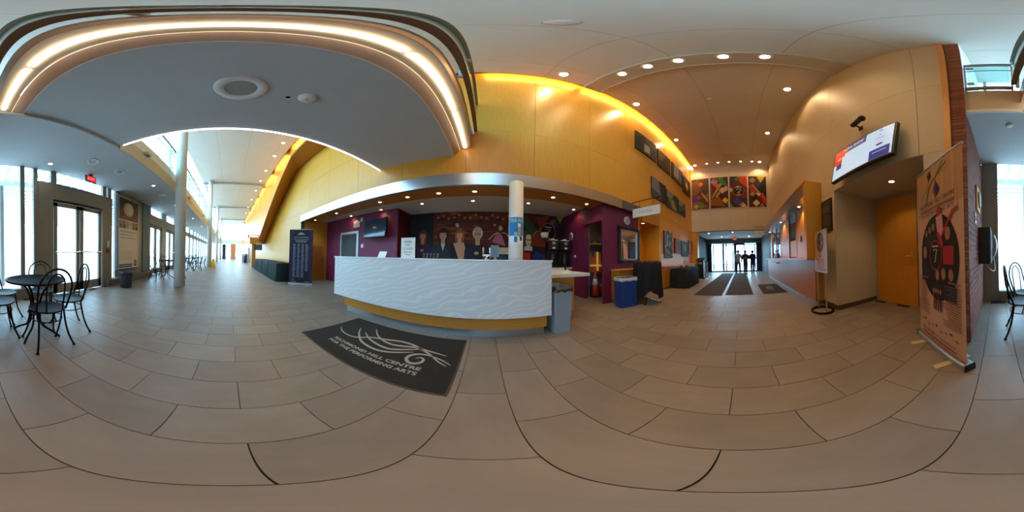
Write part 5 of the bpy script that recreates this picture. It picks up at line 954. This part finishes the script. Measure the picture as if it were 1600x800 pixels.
# ================================================================ PEOPLE
def skin_mesh(name, verts, edges, radii, m, parent, sub=2, root=0):
    me = bpy.data.meshes.new(name); me.from_pydata(verts, edges, []); me.materials.append(M[m] if isinstance(m, str) else m)
    o = bpy.data.objects.new(name, me); COL.objects.link(o); o.parent = parent
    sk = o.modifiers.new('skin', 'SKIN'); sk.use_smooth_shade = True
    if not me.skin_vertices: bm = bmesh.new(); bm.from_mesh(me); bm.verts.layers.skin.verify(); bm.to_mesh(me); bm.free()
    for i, r in enumerate(radii): v = me.skin_vertices[0].data[i]; v.radius = r if isinstance(r, tuple) else (r, r); v.use_root = (i == root)
    ss = o.modifiers.new('subsurf', 'SUBSURF'); ss.levels = ss.render_levels = sub; return o
def person(lab, loc, rz, h, top, legs, hair, stride=.1, armpose=0):
    t = thing('person', lab, 'person', loc, rz); k = h / 1.7
    V = [(0, 0, .95), (0, 0, 1.15), (0, .0, 1.36), (0, 0, 1.47), (0, -.015, 1.56), (0, -.02, 1.66)]; rad = [.12, .11, .12, .05, .085, .075]; Ed = [(0, 1), (1, 2), (2, 3), (3, 4), (4, 5)]
    J = {}
    for s, st in ((-1, stride), (1, -stride)):
        b = len(V); V += [(s * .09, 0, .8), (s * .1, -st * .6 - .02, .5), (s * .1, -st + .04, .08), (s * .1, -st - .14, .04)]; rad += [.095, .065, .045, .04]; Ed += [(0, b), (b, b + 1), (b + 1, b + 2), (b + 2, b + 3)]
    for s in (-1, 1):
        b = len(V)
        if armpose: V += [(s * .19, 0, 1.36), (s * .24, .02, 1.1), (s * .12, -.2, 1.12), (s * .06, -.25, 1.13)]
        else: V += [(s * .19, 0, 1.36), (s * .25, .02, 1.08), (s * .25, -.06, .84), (s * .24, -.08, .76)]
        rad += [.06, .045, .035, .035]; Ed += [(2, b), (b, b + 1), (b + 1, b + 2), (b + 2, b + 3)]
        hb = b + 3; hx, hy, hz = V[hb]
        for f in range(5):
            b2 = len(V); dx = (f - 2) * .016; V.append((hx + (dx if armpose else 0), hy - (.07 if armpose else dx), hz - (0 if armpose else .09 - abs(f - 2) * .008))); rad.append(.009); Ed.append((hb, b2))
    V = [tuple(c * k for c in v) for v in V]; rad = [r * k for r in rad]
    skin_mesh('body', V, Ed, rad, 'skin', t)
    B1 = [(0, 0, .76 * k), V[1], V[2], (0, 0, 1.46 * k)]; rv = [.185 * k, .165 * k, .175 * k, .075 * k]; e1 = [(0, 1), (1, 2), (2, 3)]
    for b in (14, 14 + 9): n = len(B1); B1 += [V[b], V[b + 1], V[b + 2]]; rv += [.095 * k, .068 * k, .055 * k]; e1 += [(2, n), (n, n + 1), (n + 1, n + 2)]
    skin_mesh('jacket', B1, e1, rv, mat('cloth_' + top, top, .8), t)
    B2 = [(0, 0, 1.08 * k), (0, 0, .9 * k)]; rv = [.14 * k, .15 * k]; e2 = [(0, 1)]
    for b in (6, 10): n = len(B2); B2 += [V[b], V[b + 1], V[b + 2]]; rv += [.1 * k, .08 * k, .065 * k]; e2 += [(1, n), (n, n + 1), (n + 1, n + 2)]
    skin_mesh('trousers', B2, e2, rv, mat('cloth_' + legs, legs, .8), t)
    for b in (6, 10): x, y, z = V[b + 2]; MB().prism([(x - .045 * k, y + .06 * k, 0), (x + .045 * k, y + .06 * k, 0), (x + .045 * k, y - .18 * k, 0), (x - .045 * k, y - .18 * k, 0)], (0, 0, .07 * k)).build('shoe', 'black', t, bevel=.02)
    hz = 1.62 * k; mb = MB(); mb.lathe([(.088 * k, -.1 * k), (.1 * k, -.02 * k), (.1 * k, .04 * k), (.07 * k, .095 * k), (.02 * k, .11 * k)], (0, .022 * k, hz), 16); mb.build('hair', mat('hair_' + hair, hair, .7), t, True)
    for s in (-1, 1):
        MB().lathe([(.004, -.01 * k), (.012 * k, 0), (.004, .01 * k)], (s * .032 * k, -.098 * k, 1.6 * k), 8).build('eye', 'black', t, True); MB().lathe([(.004, -.025 * k), (.018 * k, 0), (.004, .025 * k)], (s * .088 * k, -.01, 1.58 * k), 8).build('ear', 'skin', t, True)
    MB().prism([(-.014 * k, -.09 * k, 1.545 * k), (.014 * k, -.09 * k, 1.545 * k), (0, -.122 * k, 1.55 * k)], (0, .012 * k, .05 * k)).build('nose', 'skin', t); B((-.025 * k, -.102 * k, 1.515 * k), (.025 * k, -.09 * k, 1.524 * k)).build('mouth', mat('lips', '#8a4a44', .6), t); return t
person('person in a pale top and dark trousers walking at the entrance doors', (11.75, .22, 0), R(-100), 1.66, '#b9aeb4', '#2a2440', '#2a2020', .16)
person('person in dark clothes beside the walker in the pale top', (11.25, -.29, 0), R(-70), 1.62, '#2a2a2c', '#22223a', '#1c1818', .08, 1)
person('person in a dark purple outfit standing apart near the doors', (11.55, -.8, 0), R(100), 1.62, '#2a1c4a', '#2c1f5a', '#1a1626', .12, 1)
